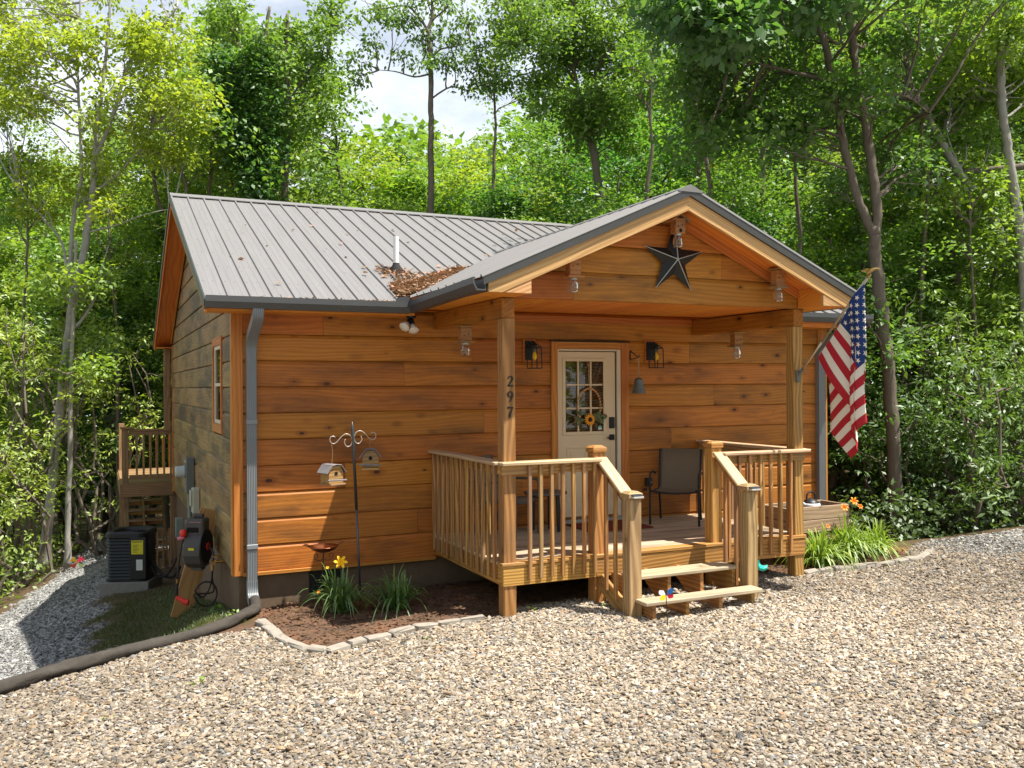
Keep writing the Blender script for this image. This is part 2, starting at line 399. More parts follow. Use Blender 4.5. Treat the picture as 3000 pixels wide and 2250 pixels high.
def glass(name, tint=(.9, .92, .92), refl=.9, rough=.02, base=.04):
    s = N(name); tr = s.n('BsdfTransparent'); tr.inputs[0].default_value = (*tint, 1); gl = s.n('BsdfGlossy', Roughness=rough)
    fr = s.n('Fresnel', IOR=1.5); mx = s.n('MixShader'); gl.inputs[0].default_value = (refl, refl, refl, 1)
    s.l(s.math('ADD', fr.outputs[0], base), mx.inputs[0]); s.l(tr.outputs[0], mx.inputs[1]); s.l(gl.outputs[0], mx.inputs[2]); s.l(mx.outputs[0], s.out.inputs['Surface']); return s.m
M['glass'] = glass('window_glass', (.78, .80, .76), .55, .02, .02)
M['jar'] = glass('jar_glass', (.92, .90, .86), .9, .05, .03)
_t = M['jar'].node_tree; _o = next(n_ for n_ in _t.nodes if n_.type == 'OUTPUT_MATERIAL'); _src = _o.inputs['Surface'].links[0].from_socket
_d = _t.nodes.new('ShaderNodeBsdfTranslucent'); _d.inputs[0].default_value = (.62, .56, .48, 1); _m = _t.nodes.new('ShaderNodeMixShader'); _m.inputs[0].default_value = .22
_t.links.new(_src, _m.inputs[1]); _t.links.new(_d.outputs[0], _m.inputs[2]); _t.links.new(_m.outputs[0], _o.inputs['Surface'])
def leafmat(name, dif, tra, gloss=.10, var=.35):
    """foliage: the object's own colour tints it, each leaf has its own tone"""
    s = N(name); oi = s.n('ObjectInfo'); at_ = s.n('Attribute', attribute_name='tone')
    tone = at_.outputs['Fac']; b = s.math('ADD', s.math('MULTIPLY', tone, 2*var), 1-var)
    def col(c):
        k = s.mix(1.0, oi.outputs['Color'], c, 'MULTIPLY'); hs = s.n('HueSaturation'); s.l(k, hs.inputs['Color']); s.l(b, hs.inputs['Value'])
        s.l(s.math('ADD', s.math('MULTIPLY', tone, -.035), .52), hs.inputs['Hue']); return hs.outputs[0]
    d = s.n('BsdfDiffuse'); t = s.n('BsdfTranslucent'); gl = s.n('BsdfGlossy', Roughness=.55)
    s.l(col(dif), d.inputs[0]); s.l(col(tra), t.inputs[0]); gl.inputs[0].default_value = (.9, .95, .9, 1)
    a = s.n('AddShader'); s.l(d.outputs[0], a.inputs[0]); s.l(t.outputs[0], a.inputs[1])
    m2 = s.n('MixShader'); m2.inputs[0].default_value = gloss*.5; s.l(a.outputs[0], m2.inputs[1]); s.l(gl.outputs[0], m2.inputs[2])
    s.l(m2.outputs[0], s.out.inputs['Surface']); return s.m
M['leaf'] = leafmat('tree_leaf', (.075, .120, .022), (.115, .175, .016), .10)
M['rhodo'] = leafmat('glossy_shrub_leaf', (.085, .120, .024), (.08, .12, .012), .14)
M['blade'] = leafmat('daylily_blade', (.085, .125, .022), (.06, .10, .012), .14)
M['litter'] = leafmat('dead_leaf', (.26, .165, .105), (.04, .025, .012), .03)
def bark(name, a, b, pale=None):
    s = N(name); v = s.coords(rnd=True)
    m = s.n('Mapping'); m.inputs['Scale'].default_value = (14, 14, 2.2); s.l(v, m.inputs['Vector'])
    f = s.noise(m.outputs[0], 2., 6, .7); c = s.mix(f, a, b); big = s.noise(v, 1.6, 3)
    if pale: c = s.mix(s.math('MULTIPLY', s.math('SUBTRACT', s.math('MULTIPLY', s.noise(v, 3.2, 4, .6), 3.), 1.35, True), .8), c, pale)
    return s.bsdf(s.mix(s.math('MULTIPLY', big, .4), c, tuple(x*.55 for x in a)), .9, 0, .15, bump=f, bstr=.8, bdist=.03)
M['bark'] = bark('grey_brown_bark', (.11, .088, .066), (.25, .21, .165))
M['barkpale'] = bark('pale_grey_bark', (.26, .24, .21), (.44, .41, .37), (.55, .54, .50))
M['barkdark'] = bark('dark_bark', (.035, .028, .02), (.085, .068, .05))
# ================================================================== SETTING
RNG = np.random.default_rng(11)
def vnoise(x, y, s, seed=0):
    """cheap smooth value noise"""
    r = np.random.default_rng(seed).random((64, 64)); u = np.asarray(x)*s; v = np.asarray(y)*s
    i = np.floor(u).astype(int); j = np.floor(v).astype(int); fu = u-i; fv = v-j; fu = fu*fu*(3-2*fu); fv = fv*fv*(3-2*fv)
    a = r[i % 64, j % 64]; b = r[(i+1) % 64, j % 64]; c = r[i % 64, (j+1) % 64]; d = r[(i+1) % 64, (j+1) % 64]
    return (a*(1-fu)+b*fu)*(1-fv)+(c*(1-fu)+d*fu)*fv
BED_L = [(.05, -.55), (.10, -1.06), (.15, -1.60), (.22, -2.00), (.40, -2.31), (.62, -2.27), (.87, -2.16), (1.20, -2.06), (1.52, -1.99), (1.88, -1.96), (2.22, -1.95)]
HOSE = [(.165, -.30), (.12, -.52), (-.10, -.92), (-.44, -1.30), (-.80, -1.50), (-1.165, -1.66), (-1.60, -1.92), (-2.05, -2.22), (-2.7, -2.62), (-3.5, -3.0)]
def yfront(x):
    """far edge of the front gravel"""
    return np.interp(x, [-12, -3.5, -2.05, -1.165, -.44, .02, .10, .22, .40, .87, 1.52, 2.22, 2.6, 5.9, 6.15, 7.1, 7.9, 8.3, 9.0, 10, 12, 16, 30],
                     [-6, -3.0, -2.22, -1.66, -1.30, -1.2, -1.06, -2.0, -2.31, -2.16, -1.99, -1.95, -1.7, -1.7, -1.93, -1.99, -1.80, -1.45, -1.15, -1.1, -1.2, -1.6, -6])
def path_l(y): return np.interp(y, [-4, 5, 8.6, 12, 15, 19, 24], [-4.6, -3.9, -3.0, -2.2, -1.95, -1.55, -1.2])
def path_r(y): return np.interp(y, [-3, 0, 5.8, 8.2, 9, 14, 24], [-1.75, -1.35, -1.28, -1.25, -.3, .5, 1.0])
def regions(x, y):
    """(gravel, clay, moss, grey) weights; what is left is forest litter"""
    n = vnoise(x, y, 2.3, 1)-.5; n2 = vnoise(x, y, 7., 2)-.5
    e = n*.22+n2*.10
    fr = sst(.06, -.06, y-yfront(x)-e*.6)*sst(-7, -5.5, x)*sst(17, 14, x)
    left = sst(-.12, .12, x-path_l(y)+e*2.)*sst(.18, -.18, x-path_r(y)+e*2.2)*sst(-.1, .1, y-yfront(x))*sst(24, 20, y)
    gr = np.maximum(fr, left)
    clay_band = sst(.75, .2, np.hypot((x-.0)/1.0, (y+1.1)/.55))*.75*sst(.35, .6, vnoise(x, y, 3.1, 5)+.12)   # red clay by the elbow
    gr = gr*(1-clay_band)
    clay = sst(-1.5, -1.2, x)*sst(8.6, 8.2, x)*sst(-3, -2.2, y)*sst(1.3, .2, y)
    moss = sst(-1.45, -1.15, x+n*.5)*sst(.2, -.05, x)*sst(-1.25, -.45, y+n*.9)*sst(6.2, 5.0, y)*sst(.25, .5, vnoise(x, y, 1.7, 9)+.22)
    back = sst(9.5, 11, y)*sst(-4.5, -3.5, x)*sst(3, 2, x)*.7*sst(.3, .6, vnoise(x, y, .8, 12))
    moss = np.maximum(moss, back)
    return gr, clay, moss, left
def grid(lo, hi, c0, c1, fine, coarse_n):
    a = lo+(c0-lo)*np.linspace(0, 1, coarse_n)**.5*1.0
    m = np.arange(c0, c1, fine); b = c1+(hi-c1)*np.linspace(0, 1, coarse_n)**2
    return np.unique(np.concatenate([a, m, b]))
gx = grid(-160, 170, -5, 13, .13, 34); gy = grid(-30, 220, -7, 16, .13, 34)
X, Y = np.meshgrid(gx, gy, indexing='ij'); Z = gz(X, Y)+(vnoise(X, Y, 1.3, 3)-.5)*.05*sst(-8, 0, Y)+(vnoise(X, Y, .35, 4)-.5)*.25*sst(9, 16, Y)
g_, c_, m_, l_ = regions(X, Y)
nx, ny = X.shape; I = np.arange(nx*ny).reshape(nx, ny)
Q = np.stack([I[:-1, :-1], I[1:, :-1], I[1:, 1:], I[:-1, 1:]], -1).reshape(-1, 4)
gm = bpy.data.meshes.new('ground'); P_ = np.stack([X, Y, Z], -1).reshape(-1, 3)
gm.vertices.add(len(P_)); gm.vertices.foreach_set('co', P_.astype(np.float32).ravel())
gm.loops.add(Q.size); gm.loops.foreach_set('vertex_index', Q.astype(np.int32).ravel())
gm.polygons.add(len(Q)); gm.polygons.foreach_set('loop_start', np.arange(0, Q.size, 4, dtype=np.int32))
gm.polygons.foreach_set('use_smooth', np.ones(len(Q), dtype=bool)); gm.update(calc_edges=True)
ca = gm.attributes.new('reg', 'FLOAT_COLOR', 'POINT'); ca.data.foreach_set('color', np.stack([g_, c_, m_, l_], -1).reshape(-1).astype(np.float32))
s = N('ground_soil_and_gravel'); v = s.coords(rnd=False)
a_ = s.n('Attribute', attribute_name='reg'); sp_ = s.n('SeparateColor'); s.l(a_.outputs['Color'], sp_.inputs[0]); R_, C_, O_ = sp_.outputs
vo = s.n('TexVoronoi', Scale=34.); s.l(v, vo.inputs['Vector']); vc = s.n('SeparateColor'); s.l(vo.outputs['Color'], vc.inputs[0])
stones = s.ramp(vc.outputs[0], [(0, (.16, .135, .11)), (.3, (.30, .265, .22)), (.6, (.38, .345, .30)), (.8, (.30, .285, .27)), (1, (.48, .44, .39))])
stones = s.mix(s.math('MULTIPLY', s.math('SUBTRACT', s.math('MULTIPLY', vo.outputs['Distance'], 1.5), .55, True), 1.6), stones, (.10, .075, .055))
greyst = s.ramp(vc.outputs[1], [(0, (.12, .12, .12)), (.5, (.27, .27, .27)), (1, (.46, .46, .45))])
stones = s.mix(a_.outputs['Alpha'], stones, greyst)
fine = s.noise(v, 26, 6, .7); mid = s.noise(v, 4, 5, .65)
clay = s.mix(fine, (.075, .042, .026), (.20, .12, .075)); clay = s.mix(s.math('SUBTRACT', s.math('MULTIPLY', mid, 4.), 1.7, True), clay, (.065, .042, .030)); clay = s.mix(s.math('MULTIPLY', s.math('SUBTRACT', s.math('MULTIPLY', s.noise(v, 1.1, 3), 5.), 2.6, True), .7), clay, (.30, .13, .055))
moss = s.mix(fine, (.035, .036, .012), (.085, .085, .024)); moss = s.mix(s.math('SUBTRACT', s.math('MULTIPLY', mid, 4.), 2.0, True), moss, (.10, .07, .04))
litter = s.mix(fine, (.05, .034, .02), (.16, .105, .06)); litter = s.mix(s.math('SUBTRACT', s.math('MULTIPLY', mid, 3.), 1.5, True), litter, (.045, .06, .015))
c = s.mix(C_, litter, clay); c = s.mix(O_, c, moss); c = s.mix(s.math('MULTIPLY', s.math('SUBTRACT', R_, .25, True), 1.4, True), c, stones)
M['ground'] = s.bsdf(c, .95, 0, .15, bump=s.math('ADD', fine, s.math('MULTIPLY', vo.outputs['Distance'], .8)), bstr=.7, bdist=.03)
gm.materials.append(M['ground']); tag(new('ground', gm), kind='structure')

# ---- loose gravel: real stones scattered by geometry nodes on surveyed points
def scatter(x0, x1, y0, y1, per_m2):
    n = int((x1-x0)*(y1-y0)*per_m2); return RNG.uniform(x0, x1, n), RNG.uniform(y0, y1, n)
xs, ys = [], []
for a in ((-5.5, 14, -8.2, -.9, 2500), (-5, .8, -3.2, 20, 900)):
    x, y = scatter(*a); xs.append(x); ys.append(y)
x = np.concatenate(xs); y = np.concatenate(ys)
rel = np.stack([x-CAM_POS.x, y-CAM_POS.y], -1); dep = rel@np.array([_fw.x, _fw.y]); lat = rel@np.array([_r.x, _r.y])
gr, cl, mo, lf = regions(x, y); keep = (RNG.random(len(x)) < np.clip(gr*1.15-.03+.012, 0, 1)) & (dep > 4.6) & (np.abs(lat) < dep*.62+.5)
keep &= RNG.random(len(x)) < np.clip(1.45-.055*dep, .35, 1)
x, y, lf, dep = x[keep], y[keep], lf[keep], dep[keep]; n = len(x)
pts = np.stack([x, y, gz(x, y)+(vnoise(x, y, 1.3, 3)-.5)*.05*sst(-8, 0, y)+RNG.uniform(-.004, .012, n)], -1)
tan = np.array([[.44, .37, .28], [.60, .54, .45], [.36, .31, .245], [.25, .20, .145], [.52, .41, .27], [.70, .66, .60], [.40, .385, .37], [.15, .125, .10], [.45, .29, .145], [.50, .475, .44]])
pt = np.array([.16, .17, .14, .09, .09, .09, .10, .06, .04, .06]); pt /= pt.sum()
gry = np.array([[.42, .42, .42], [.56, .56, .55], [.28, .28, .285], [.18, .18, .18], [.66, .66, .65]]); 
colr = tan[RNG.choice(len(tan), n, p=pt)]; ggy = gry[RNG.choice(5, n)]
isg = (RNG.random(n) < np.clip(lf*1.1*sst(-1.0, .8, y)+.10+.75*sst(8.2, 9.2, x)*sst(-2.6, -2.0, y), 0, 1))[:, None]
colr = colr*.62+.38*np.array([.43, .385, .325]); colr = np.where(isg, ggy*np.array([.56, .545, .51]), colr*np.array([.70, .645, .58]))*RNG.uniform(.5, 1.25, (n, 1))*(.78+.42*vnoise(x, y, .9, 21)*vnoise(x, y, .37, 22)*2)[:, None]
pm = bpy.data.meshes.new('gravel'); pm.vertices.add(n); pm.vertices.foreach_set('co', pts.astype(np.float32).ravel())
a = pm.attributes.new('col', 'FLOAT_COLOR', 'POINT'); a.data.foreach_set('color', np.concatenate([colr, np.ones((n, 1))], 1).astype(np.float32).ravel())
a = pm.attributes.new('size', 'FLOAT', 'POINT'); a.data.foreach_set('value', (RNG.gamma(4.2, .0026, n)+.004).clip(.006, .032).astype(np.float32)*(1+.02*np.clip(dep-6, 0, 8)).astype(np.float32))
s = N('gravel_stone'); a_ = s.n('Attribute', attribute_name='col', attribute_type='INSTANCER'); tcn = s.coords(rnd=True)
f = s.noise(tcn, 2.2, 4, .6); hs = s.n('HueSaturation'); s.l(a_.outputs['Color'], hs.inputs['Color']); s.l(s.math('ADD', s.math('MULTIPLY', f, .6), .7), hs.inputs['Value'])
M['gravel'] = s.bsdf(hs.outputs[0], .8, 0, .25)
pm.materials.append(M['gravel']); gob = new('gravel', pm); tag(gob, 'loose tan and grey gravel covering the drive in front of the cabin', 'gravel', kind='stuff')
ng = bpy.data.node_groups.new('gravel_scatter', 'GeometryNodeTree'); ng.interface.new_socket('Geometry', in_out='INPUT', socket_type='NodeSocketGeometry'); ng.interface.new_socket('Geometry', in_out='OUTPUT', socket_type='NodeSocketGeometry')
L_ = ng.links.new; gi = ng.nodes.new('NodeGroupInput'); go = ng.nodes.new('NodeGroupOutput')
join = ng.nodes.new('GeometryNodeJoinGeometry')
for k in range(6):
    ic = ng.nodes.new('GeometryNodeMeshIcoSphere'); ic.inputs['Radius'].default_value = 1; ic.inputs['Subdivisions'].default_value = 2
    sp = ng.nodes.new('GeometryNodeSetPosition'); po = ng.nodes.new('GeometryNodeInputPosition'); va = ng.nodes.new('ShaderNodeVectorMath'); va.operation = 'ADD'; va.inputs[1].default_value = (k*9.3, k*4.1, 3.)
    nz = ng.nodes.new('ShaderNodeTexNoise'); nz.inputs['Scale'].default_value = .62; nz.inputs['Detail'].default_value = 1.5
    sb = ng.nodes.new('ShaderNodeVectorMath'); sb.operation = 'SUBTRACT'; sb.inputs[1].default_value = (.5, .5, .5)
    ml = ng.nodes.new('ShaderNodeVectorMath'); ml.operation = 'MULTIPLY'; ml.inputs[1].default_value = (2.6, 2.2, 1.6)
    L_(po.outputs[0], va.inputs[0]); L_(va.outputs[0], nz.inputs['Vector']); L_(nz.outputs['Color'], sb.inputs[0]); L_(sb.outputs[0], ml.inputs[0])
    L_(ic.outputs[0], sp.inputs['Geometry']); L_(ml.outputs[0], sp.inputs['Offset'])
    tr = ng.nodes.new('GeometryNodeTransform'); tr.inputs['Scale'].default_value = (1., .72, .42)
    sm = ng.nodes.new('GeometryNodeSetMaterial'); sm.inputs['Material'].default_value = M['gravel']
    gti = ng.nodes.new('GeometryNodeGeometryToInstance'); L_(sp.outputs[0], tr.inputs[0]); L_(tr.outputs[0], sm.inputs[0]); L_(sm.outputs[0], gti.inputs[0]); L_(gti.outputs[0], join.inputs[0])
mtp = ng.nodes.new('GeometryNodeMeshToPoints'); iop = ng.nodes.new('GeometryNodeInstanceOnPoints'); iop.inputs['Pick Instance'].default_value = True
rv = ng.nodes.new('FunctionNodeRandomValue'); rv.data_type = 'FLOAT_VECTOR'; rv.inputs[0].default_value = (-.45, -.45, -3.14); rv.inputs[1].default_value = (.45, .45, 3.14)
na = ng.nodes.new('GeometryNodeInputNamedAttribute'); na.data_type = 'FLOAT'; na.inputs[0].default_value = 'size'
ri = ng.nodes.new('FunctionNodeRandomValue'); ri.data_type = 'INT'; ri.inputs[4].default_value = 0; ri.inputs[5].default_value = 5
L_(gi.outputs[0], mtp.inputs[0]); L_(mtp.outputs[0], iop.inputs['Points']); L_(join.outputs[0], iop.inputs['Instance']); L_(rv.outputs[0], iop.inputs['Rotation'])
L_(na.outputs[0], iop.inputs['Scale']); L_(ri.outputs[2], iop.inputs['Instance Index']); L_(iop.outputs[0], go.inputs[0])
gob.modifiers.new('scatter', 'NODES').node_group = ng

# ---- loose litter and moss grass
def leaf_quads(c, d, nrm, L, W, fold=.25):
    """leaf shaped quads: base, side, tip, side"""
    c = np.asarray(c); d = d/np.linalg.norm(d, axis=1, keepdims=True); sd = np.cross(nrm, d); sd /= np.linalg.norm(sd, axis=1, keepdims=True)+1e-9
    up = np.cross(d, sd); L = np.asarray(L)[:, None]; W = np.asarray(W)[:, None]
    return np.stack([c, c+d*L*.45+sd*W+up*W*fold, c+d*L-up*W*fold, c+d*L*.45-sd*W+up*W*fold], 1)
def rdir(n, zs=1.): 
    v = RNG.normal(size=(n, 3)); v[:, 2] *= zs; return v/np.linalg.norm(v, axis=1, keepdims=True)
def litter(name, label, xy, n_up=.35, L=(.03, .08), lift=.01, zf=None):
    n = len(xy); z = (zf(xy[:, 0], xy[:, 1]) if zf else gz(xy[:, 0], xy[:, 1])+(vnoise(xy[:, 0], xy[:, 1], 1.3, 3)-.5)*.05*sst(-8, 0, xy[:, 1]))+RNG.uniform(.002, lift, n)
    nr = rdir(n); nr[:, 2] = np.abs(nr[:, 2])+1./n_up; nr /= np.linalg.norm(nr, axis=1, keepdims=True); d = np.cross(nr, rdir(n)); l = RNG.uniform(*L, n)
    o = new(name, quads(name, leaf_quads(np.column_stack([xy, z]), d, nr, l, l*RNG.uniform(.2, .36, n)), M['litter'], RNG.random(n)))
    return tag(o, label, 'leaf litter', kind='stuff')
xy = np.column_stack([RNG.uniform(.1, 8.2, 9000), RNG.uniform(-2.25, -.02, 9000)])
xy = xy[(xy[:, 1] > yfront(xy[:, 0])+.06)]
litter('mulch', 'brown wood mulch and dead leaves in the flower bed and under the porch', xy, .5, (.02, .06), .02).color = (.42, .36, .33, 1)

xy = np.column_stack([RNG.uniform(-4, 11, 420), RNG.uniform(-7, -1.6, 420)]); xy = xy[(xy[:, 1] < yfront(xy[:, 0])) & (vnoise(xy[:, 0], xy[:, 1], .8, 31) > .45)]
litter('fallen_leaves', 'a few dry fallen leaves and twigs scattered on the gravel', xy, .6, (.025, .06), .03).color = (.9, .9, .9, 1)
# ================================================================== CABIN
cabin = thing('log_cabin', 'orange stained log cabin with grey metal roof and gabled front porch', 'cabin', (0, 0, 0))
def part(name): return new(name, None, cabin)
HX, HL = 8.30, 8.80                 # house width and depth
FL = .56                            # porch floor
ZB = .298; CH = .286                # first log, course height
ZE, ZR, YR = 3.20, 5.20, 4.40; MS = (ZR-ZE)/(YR+.47)          # main roof eave, ridge, slope
PX, PE, PR, PHW = 4.165, 3.31, 4.30, 2.26; PS = (PR-PE)/PHW; PFY = -2.45   # porch roof
LOGP = [(-.10, 0), (0+.012, 0), (-.0, .028), (0, .238), (-.030, .280), (-.10, .280)]
def log_profile(t=.09, h=CH): return [(t, .001), (-.010, .001), (-.016, .010), (-.016, h-.038), (.004, h-.004), (t, h-.004)]
rng = random.Random(3)
# front wall: one object per log
fwall = MB().box((.06, .05, .262), (HX-.06, .16, 3.16), .001).build('front_wall', M['log'], cabin)
def add_log(a, b, z, h=CH, mat=None, up=(0, 0, 1), parent=None):
    return prism('log', log_profile(.09, h), (a[0], a[1], z), (b[0], b[1], z), mat or M['log'], parent or fwall, up)
for k in range(10):
    z = ZB+k*CH; cuts = {9: [.96, 3.2], 8: [2.75, 5.9], 7: [1.9], 6: [6.3], 5: [2.9], 4: [5.6], 3: [1.2, 6.0], 2: [3.4], 1: [2.05], 0: [5.2]}[k]
    xs_ = [.075]+cuts+[HX-.075]
    for a, b in zip(xs_, xs_[1:]):
        segs = [(a, b)]
        if z < 2.84 and z+CH > .6:                      # leave the doorway open
            segs = []
            if a < 3.84: segs.append((a, min(b, 3.84)))
            if b > 4.90: segs.append((max(a, 4.90), b))
        for p, q in segs: add_log((p+.0015, 0), (q-.0015, 0), z)
box('skirt_board', (.08, -.035, .262), (2.27, .02, .300), M['trim'], fwall)
# left gable wall
gw = MB(); gw.add([(.16, .06, .262), (.16, HL-.06, .262), (.16, HL-.06, 3.14), (.16, YR, 5.02), (.16, .06, 3.14), (.05, .06, .262), (.05, HL-.06, .262), (.05, HL-.06, 3.14), (.05, YR, 5.02), (.05, .06, 3.14)],
     [(0, 1, 2, 3, 4), (9, 8, 7, 6, 5), (0, 5, 6, 1), (1, 6, 7, 2), (2, 7, 8, 3), (3, 8, 9, 4), (4, 9, 5, 0)])
gwall = gw.build('gable_wall', M['gable'], cabin)
for k in range(17):
    z = ZB+k*CH
    top = z+CH*.5
    lim0 = max(.075, (z+.17-ZE)/MS-.47) if z+CH > 3.0 else .075
    y0, y1 = lim0, min(HL-.075, 2*YR-lim0)
    if y1-y0 < .3 or k >= 16: continue
    cut = y0+(y1-y0)*rng.uniform(.25, .75) if y1-y0 > 3 else None
    seg = [(y0, cut), (cut, y1)] if cut else [(y0, y1)]
    out_ = []
    for a, b in seg:
        if z < 2.75 and z+CH > 1.85:
            if a < .95: out_.append((a, min(b, .95)))
            if b > 1.72: out_.append((max(a, 1.72), b))
        else: out_.append((a, b))
    for a, b in out_:
        o = prism('log', log_profile(), (0, b-.0015, z), (0, a+.0015, z), M['gable'], gwall)
        if z+CH > 3.0:
            for v in o.data.vertices:                       # ends cut to the roof slope
                lim = max(.075, (z+v.co.z+.17-ZE)/MS-.47); yv_ = b-.0015-v.co.x
                v.co.x = b-.0015-min(max(yv_, lim), 2*YR-lim)
# right and back walls (hidden from the drive but closing the house)
MB().box((HX-.16, .06, .262), (HX, HL-.02, 3.14), .002).add([(HX-.1, .2, 3.14), (HX-.1, HL-.2, 3.14), (HX-.1, YR, 5.0), (HX, .2, 3.14), (HX, HL-.2, 3.14), (HX, YR, 5.0)], [(0, 1, 2), (5, 4, 3), (0, 3, 4, 1), (1, 4, 5, 2), (2, 5, 3, 0)]).box((.06, HL-.16, .262), (HX-.17, HL, 3.14), .002).build('rear_walls', M['log'], cabin)
# foundation
fd = MB(); fd.box((.045, .045, -2.2), (HX-.045, .20, .262), .004).box((.045, .20, -2.2), (.20, HL-.05, .262), .004).box((HX-.2, .2, -2.2), (HX-.045, HL-.05, .262), .004).box((.2, HL-.2, -2.2), (HX-.2, HL-.05, .262), .004)
fnd = fd.build('foundation', M['found'], cabin)
vt = MB()
vt.box((.80, .030, .01), (1.16, .052, .235), .002)
for i in range(5): vt.box((.815, .018, .03+i*.041), (1.145, .032, .045+i*.041), .001)
vt.build('crawl_vent', M['ventdark'], fnd)
# corner boards
for nm, lo, hi in (('corner_board', (-.012, -.030, .270), (.088, -.004, 3.13)), ('corner_board', (-.030, -.012, .270), (-.004, .098, 3.13)),
                   ('corner_board', (HX-.16, -.030, .270), (HX+.012, -.004, 3.13)), ('corner_board', (-.030, HL-.10, .27), (-.004, HL+.01, 3.13))):
    box(nm, lo, hi, M['trim'], cabin)
# gable window
win = new('window', None, cabin)
WY0, WY1, WZ0, WZ1 = .95, 1.72, 1.86, 2.80
def wtrim(lo, hi): box('window_trim', lo, hi, M['trim'], win)
wtrim((-.032, WY0-.085, WZ0-.11), (-.006, WY0-.002, WZ1+.10)); wtrim((-.032, WY1+.002, WZ0-.11), (-.006, WY1+.085, WZ1+.10))
wtrim((-.030, WY0, WZ1+.002), (-.008, WY1, WZ1+.10)); wtrim((-.030, WY0, WZ0-.11), (-.008, WY1, WZ0-.002))
sash = MB()
for lo, hi in (((-.012, WY0, WZ0), (.03, WY0+.045, WZ1)), ((-.012, WY1-.045, WZ0), (.03, WY1, WZ1)), ((-.012, WY0+.045, WZ0), (.03, WY1-.045, WZ0+.045)), ((-.012, WY0+.045, WZ1-.045), (.03, WY1-.045, WZ1)), ((-.010, WY0+.045, 2.31), (.028, WY1-.045, 2.35))): sash.box(lo, hi, .002)
sash.build('sash', M['creamtrim'], win)
for a, b in ((WZ0+.045, 2.31), (2.35, WZ1-.045)): MB().box((.004, WY0+.045, a), (.010, WY1-.045, b), .0005).build('pane', M['glass'], win)
MB().box((.035, WY0, WZ0), (.048, WY1, WZ1), .001).build('dark_backing', M['unlitblack'], win)  # thin near-black sheet in place of the unlit room

# ---- main roof
roof = MB().add([(-.28, -.42, ZE-.06), (HX+.28, -.42, ZE-.06), (HX+.28, YR, ZR-.065), (-.28, YR, ZR-.065), (-.28, 2*YR+.42, ZE-.06), (HX+.28, 2*YR+.42, ZE-.06)],
                [(0, 1, 2, 3), (3, 2, 5, 4)]).build('roof', M['soffit'], cabin)
def mz(y): return ZE+MS*(y+.47)
def pz(x): return PR-PS*abs(x-PX)
def valley_y(x):                    # where the porch roof meets the main slope
    return (pz(x)-ZE)/MS-.47
RW = .2286
def panel(name, p0, p1, q0, q1, parent, mat=None):
    """a sheet strip between ribs: edges p0-p1 and q0-q1 (low to high), a trapezoid rib along the p edge and two low stiffeners"""
    p0, p1, q0, q1 = map(Vector, (p0, p1, q0, q1)); ac = (q0+q1-p0-p1)
    n = (p1-p0).cross(q0-p0) if (q0-p0).length > .01 else (p1-p0).cross(q1-p0)
    n.normalize()
    if n.z < 0: n = -n
    prof = [(-.075, .0), (-.045, .022), (.045, .022), (.085, .0), (.33, 0), (.36, .0022), (.40, .0022), (.43, 0), (.66, 0), (.69, .0022), (.73, .0022), (.76, 0), (1., 0)]
    o_ = p0; ax = (p1-p0).normalized(); V = []
    low = [p0.lerp(q0, t)+n*h for t, h in prof]; hi = [p1.lerp(q1, t)+n*h for t, h in prof]
    k = len(prof); V = low+hi+[v-n*.004 for v in low]+[v-n*.004 for v in hi]
    Minv = Matrix.Translation(o_) @ Matrix((ax, n.cross(ax), n)).transposed().to_4x4()
    F = [(i, i+1, k+i+1, k+i) for i in range(k-1)]+[(2*k+i+1, 2*k+i, 3*k+i, 3*k+i+1) for i in range(k-1)]+[(i+1, i, 2*k+i, 2*k+i+1) for i in range(k-1)]
    MIx = [0]*len(F); Lp = (p1-p0).length
    for r_ in range(int(Lp/.62)+1):                       # screw heads beside each rib
        u_ = .05+r_*.62
        for t_ in (.14, .58):
            c_ = (p0+(p1-p0).normalized()*u_).lerp(q0+(q1-q0).normalized()*min(u_, (q1-q0).length), t_)+n*.003
            e1 = ax*.0075; e2 = n.cross(ax)*.0075; b_ = len(V)
            V += [c_-e1-e2, c_+e1-e2, c_+e1+e2, c_-e1+e2, c_+n*.006]; F += [(b_, b_+1, b_+4), (b_+1, b_+2, b_+4), (b_+2, b_+3, b_+4), (b_+3, b_, b_+4)]; MIx += [1]*4
    Vi = [Minv.inverted() @ v for v in V]
    o = new(name, mesh(name, Vi, F, [mat or M['roof'], M['meter']], False, MIx), parent); o.matrix_local = Minv; return o
x = -.33
while x < HX+.32:
    x2 = min(x+RW, HX+.34)
    def lowy(xx):
        return max(-.50, valley_y(xx)+.01) if abs(xx-PX) < PHW+.25 else -.50
    a, b = lowy(x+.001), lowy(x2-.001)
    if a < YR-.05 or b < YR-.05:
        panel('roof_panel', (x, a, mz(a)), (x, YR-.03, mz(YR-.03)), (x2, b, mz(b)), (x2, YR-.03, mz(YR-.03)), roof)
    panel('roof_panel', (x2, 2*YR+.50, mz(-.50)), (x2, YR+.03, mz(YR-.03)), (x, 2*YR+.50, mz(-.50)), (x, YR+.03, mz(YR-.03)), roof)
    x = x2
def ridge_cap(a, b, across, slope, w=.17):
    a = Vector(a); b = Vector(b); d = Vector(across); up = Vector((0, 0, 1)); V = []
    for p in (a, b):
        for s_, h in ((-1, -w*slope-.012), (-1, -w*slope), (0, 0), (1, -w*slope), (1, -w*slope-.012)): V.append(p+d*(s_*w)+up*(h+.032))
    F = [(i, i+1, i+6, i+5) for i in range(4)]+[(0, 4, 3, 2, 1), (5, 6, 7, 8, 9)]
    return new('ridge_cap', mesh('ridge_cap', V, F, M['roof']), roof)
ridge_cap((-.345, YR, ZR), (HX+.345, YR, ZR), (0, 1, 0), MS)
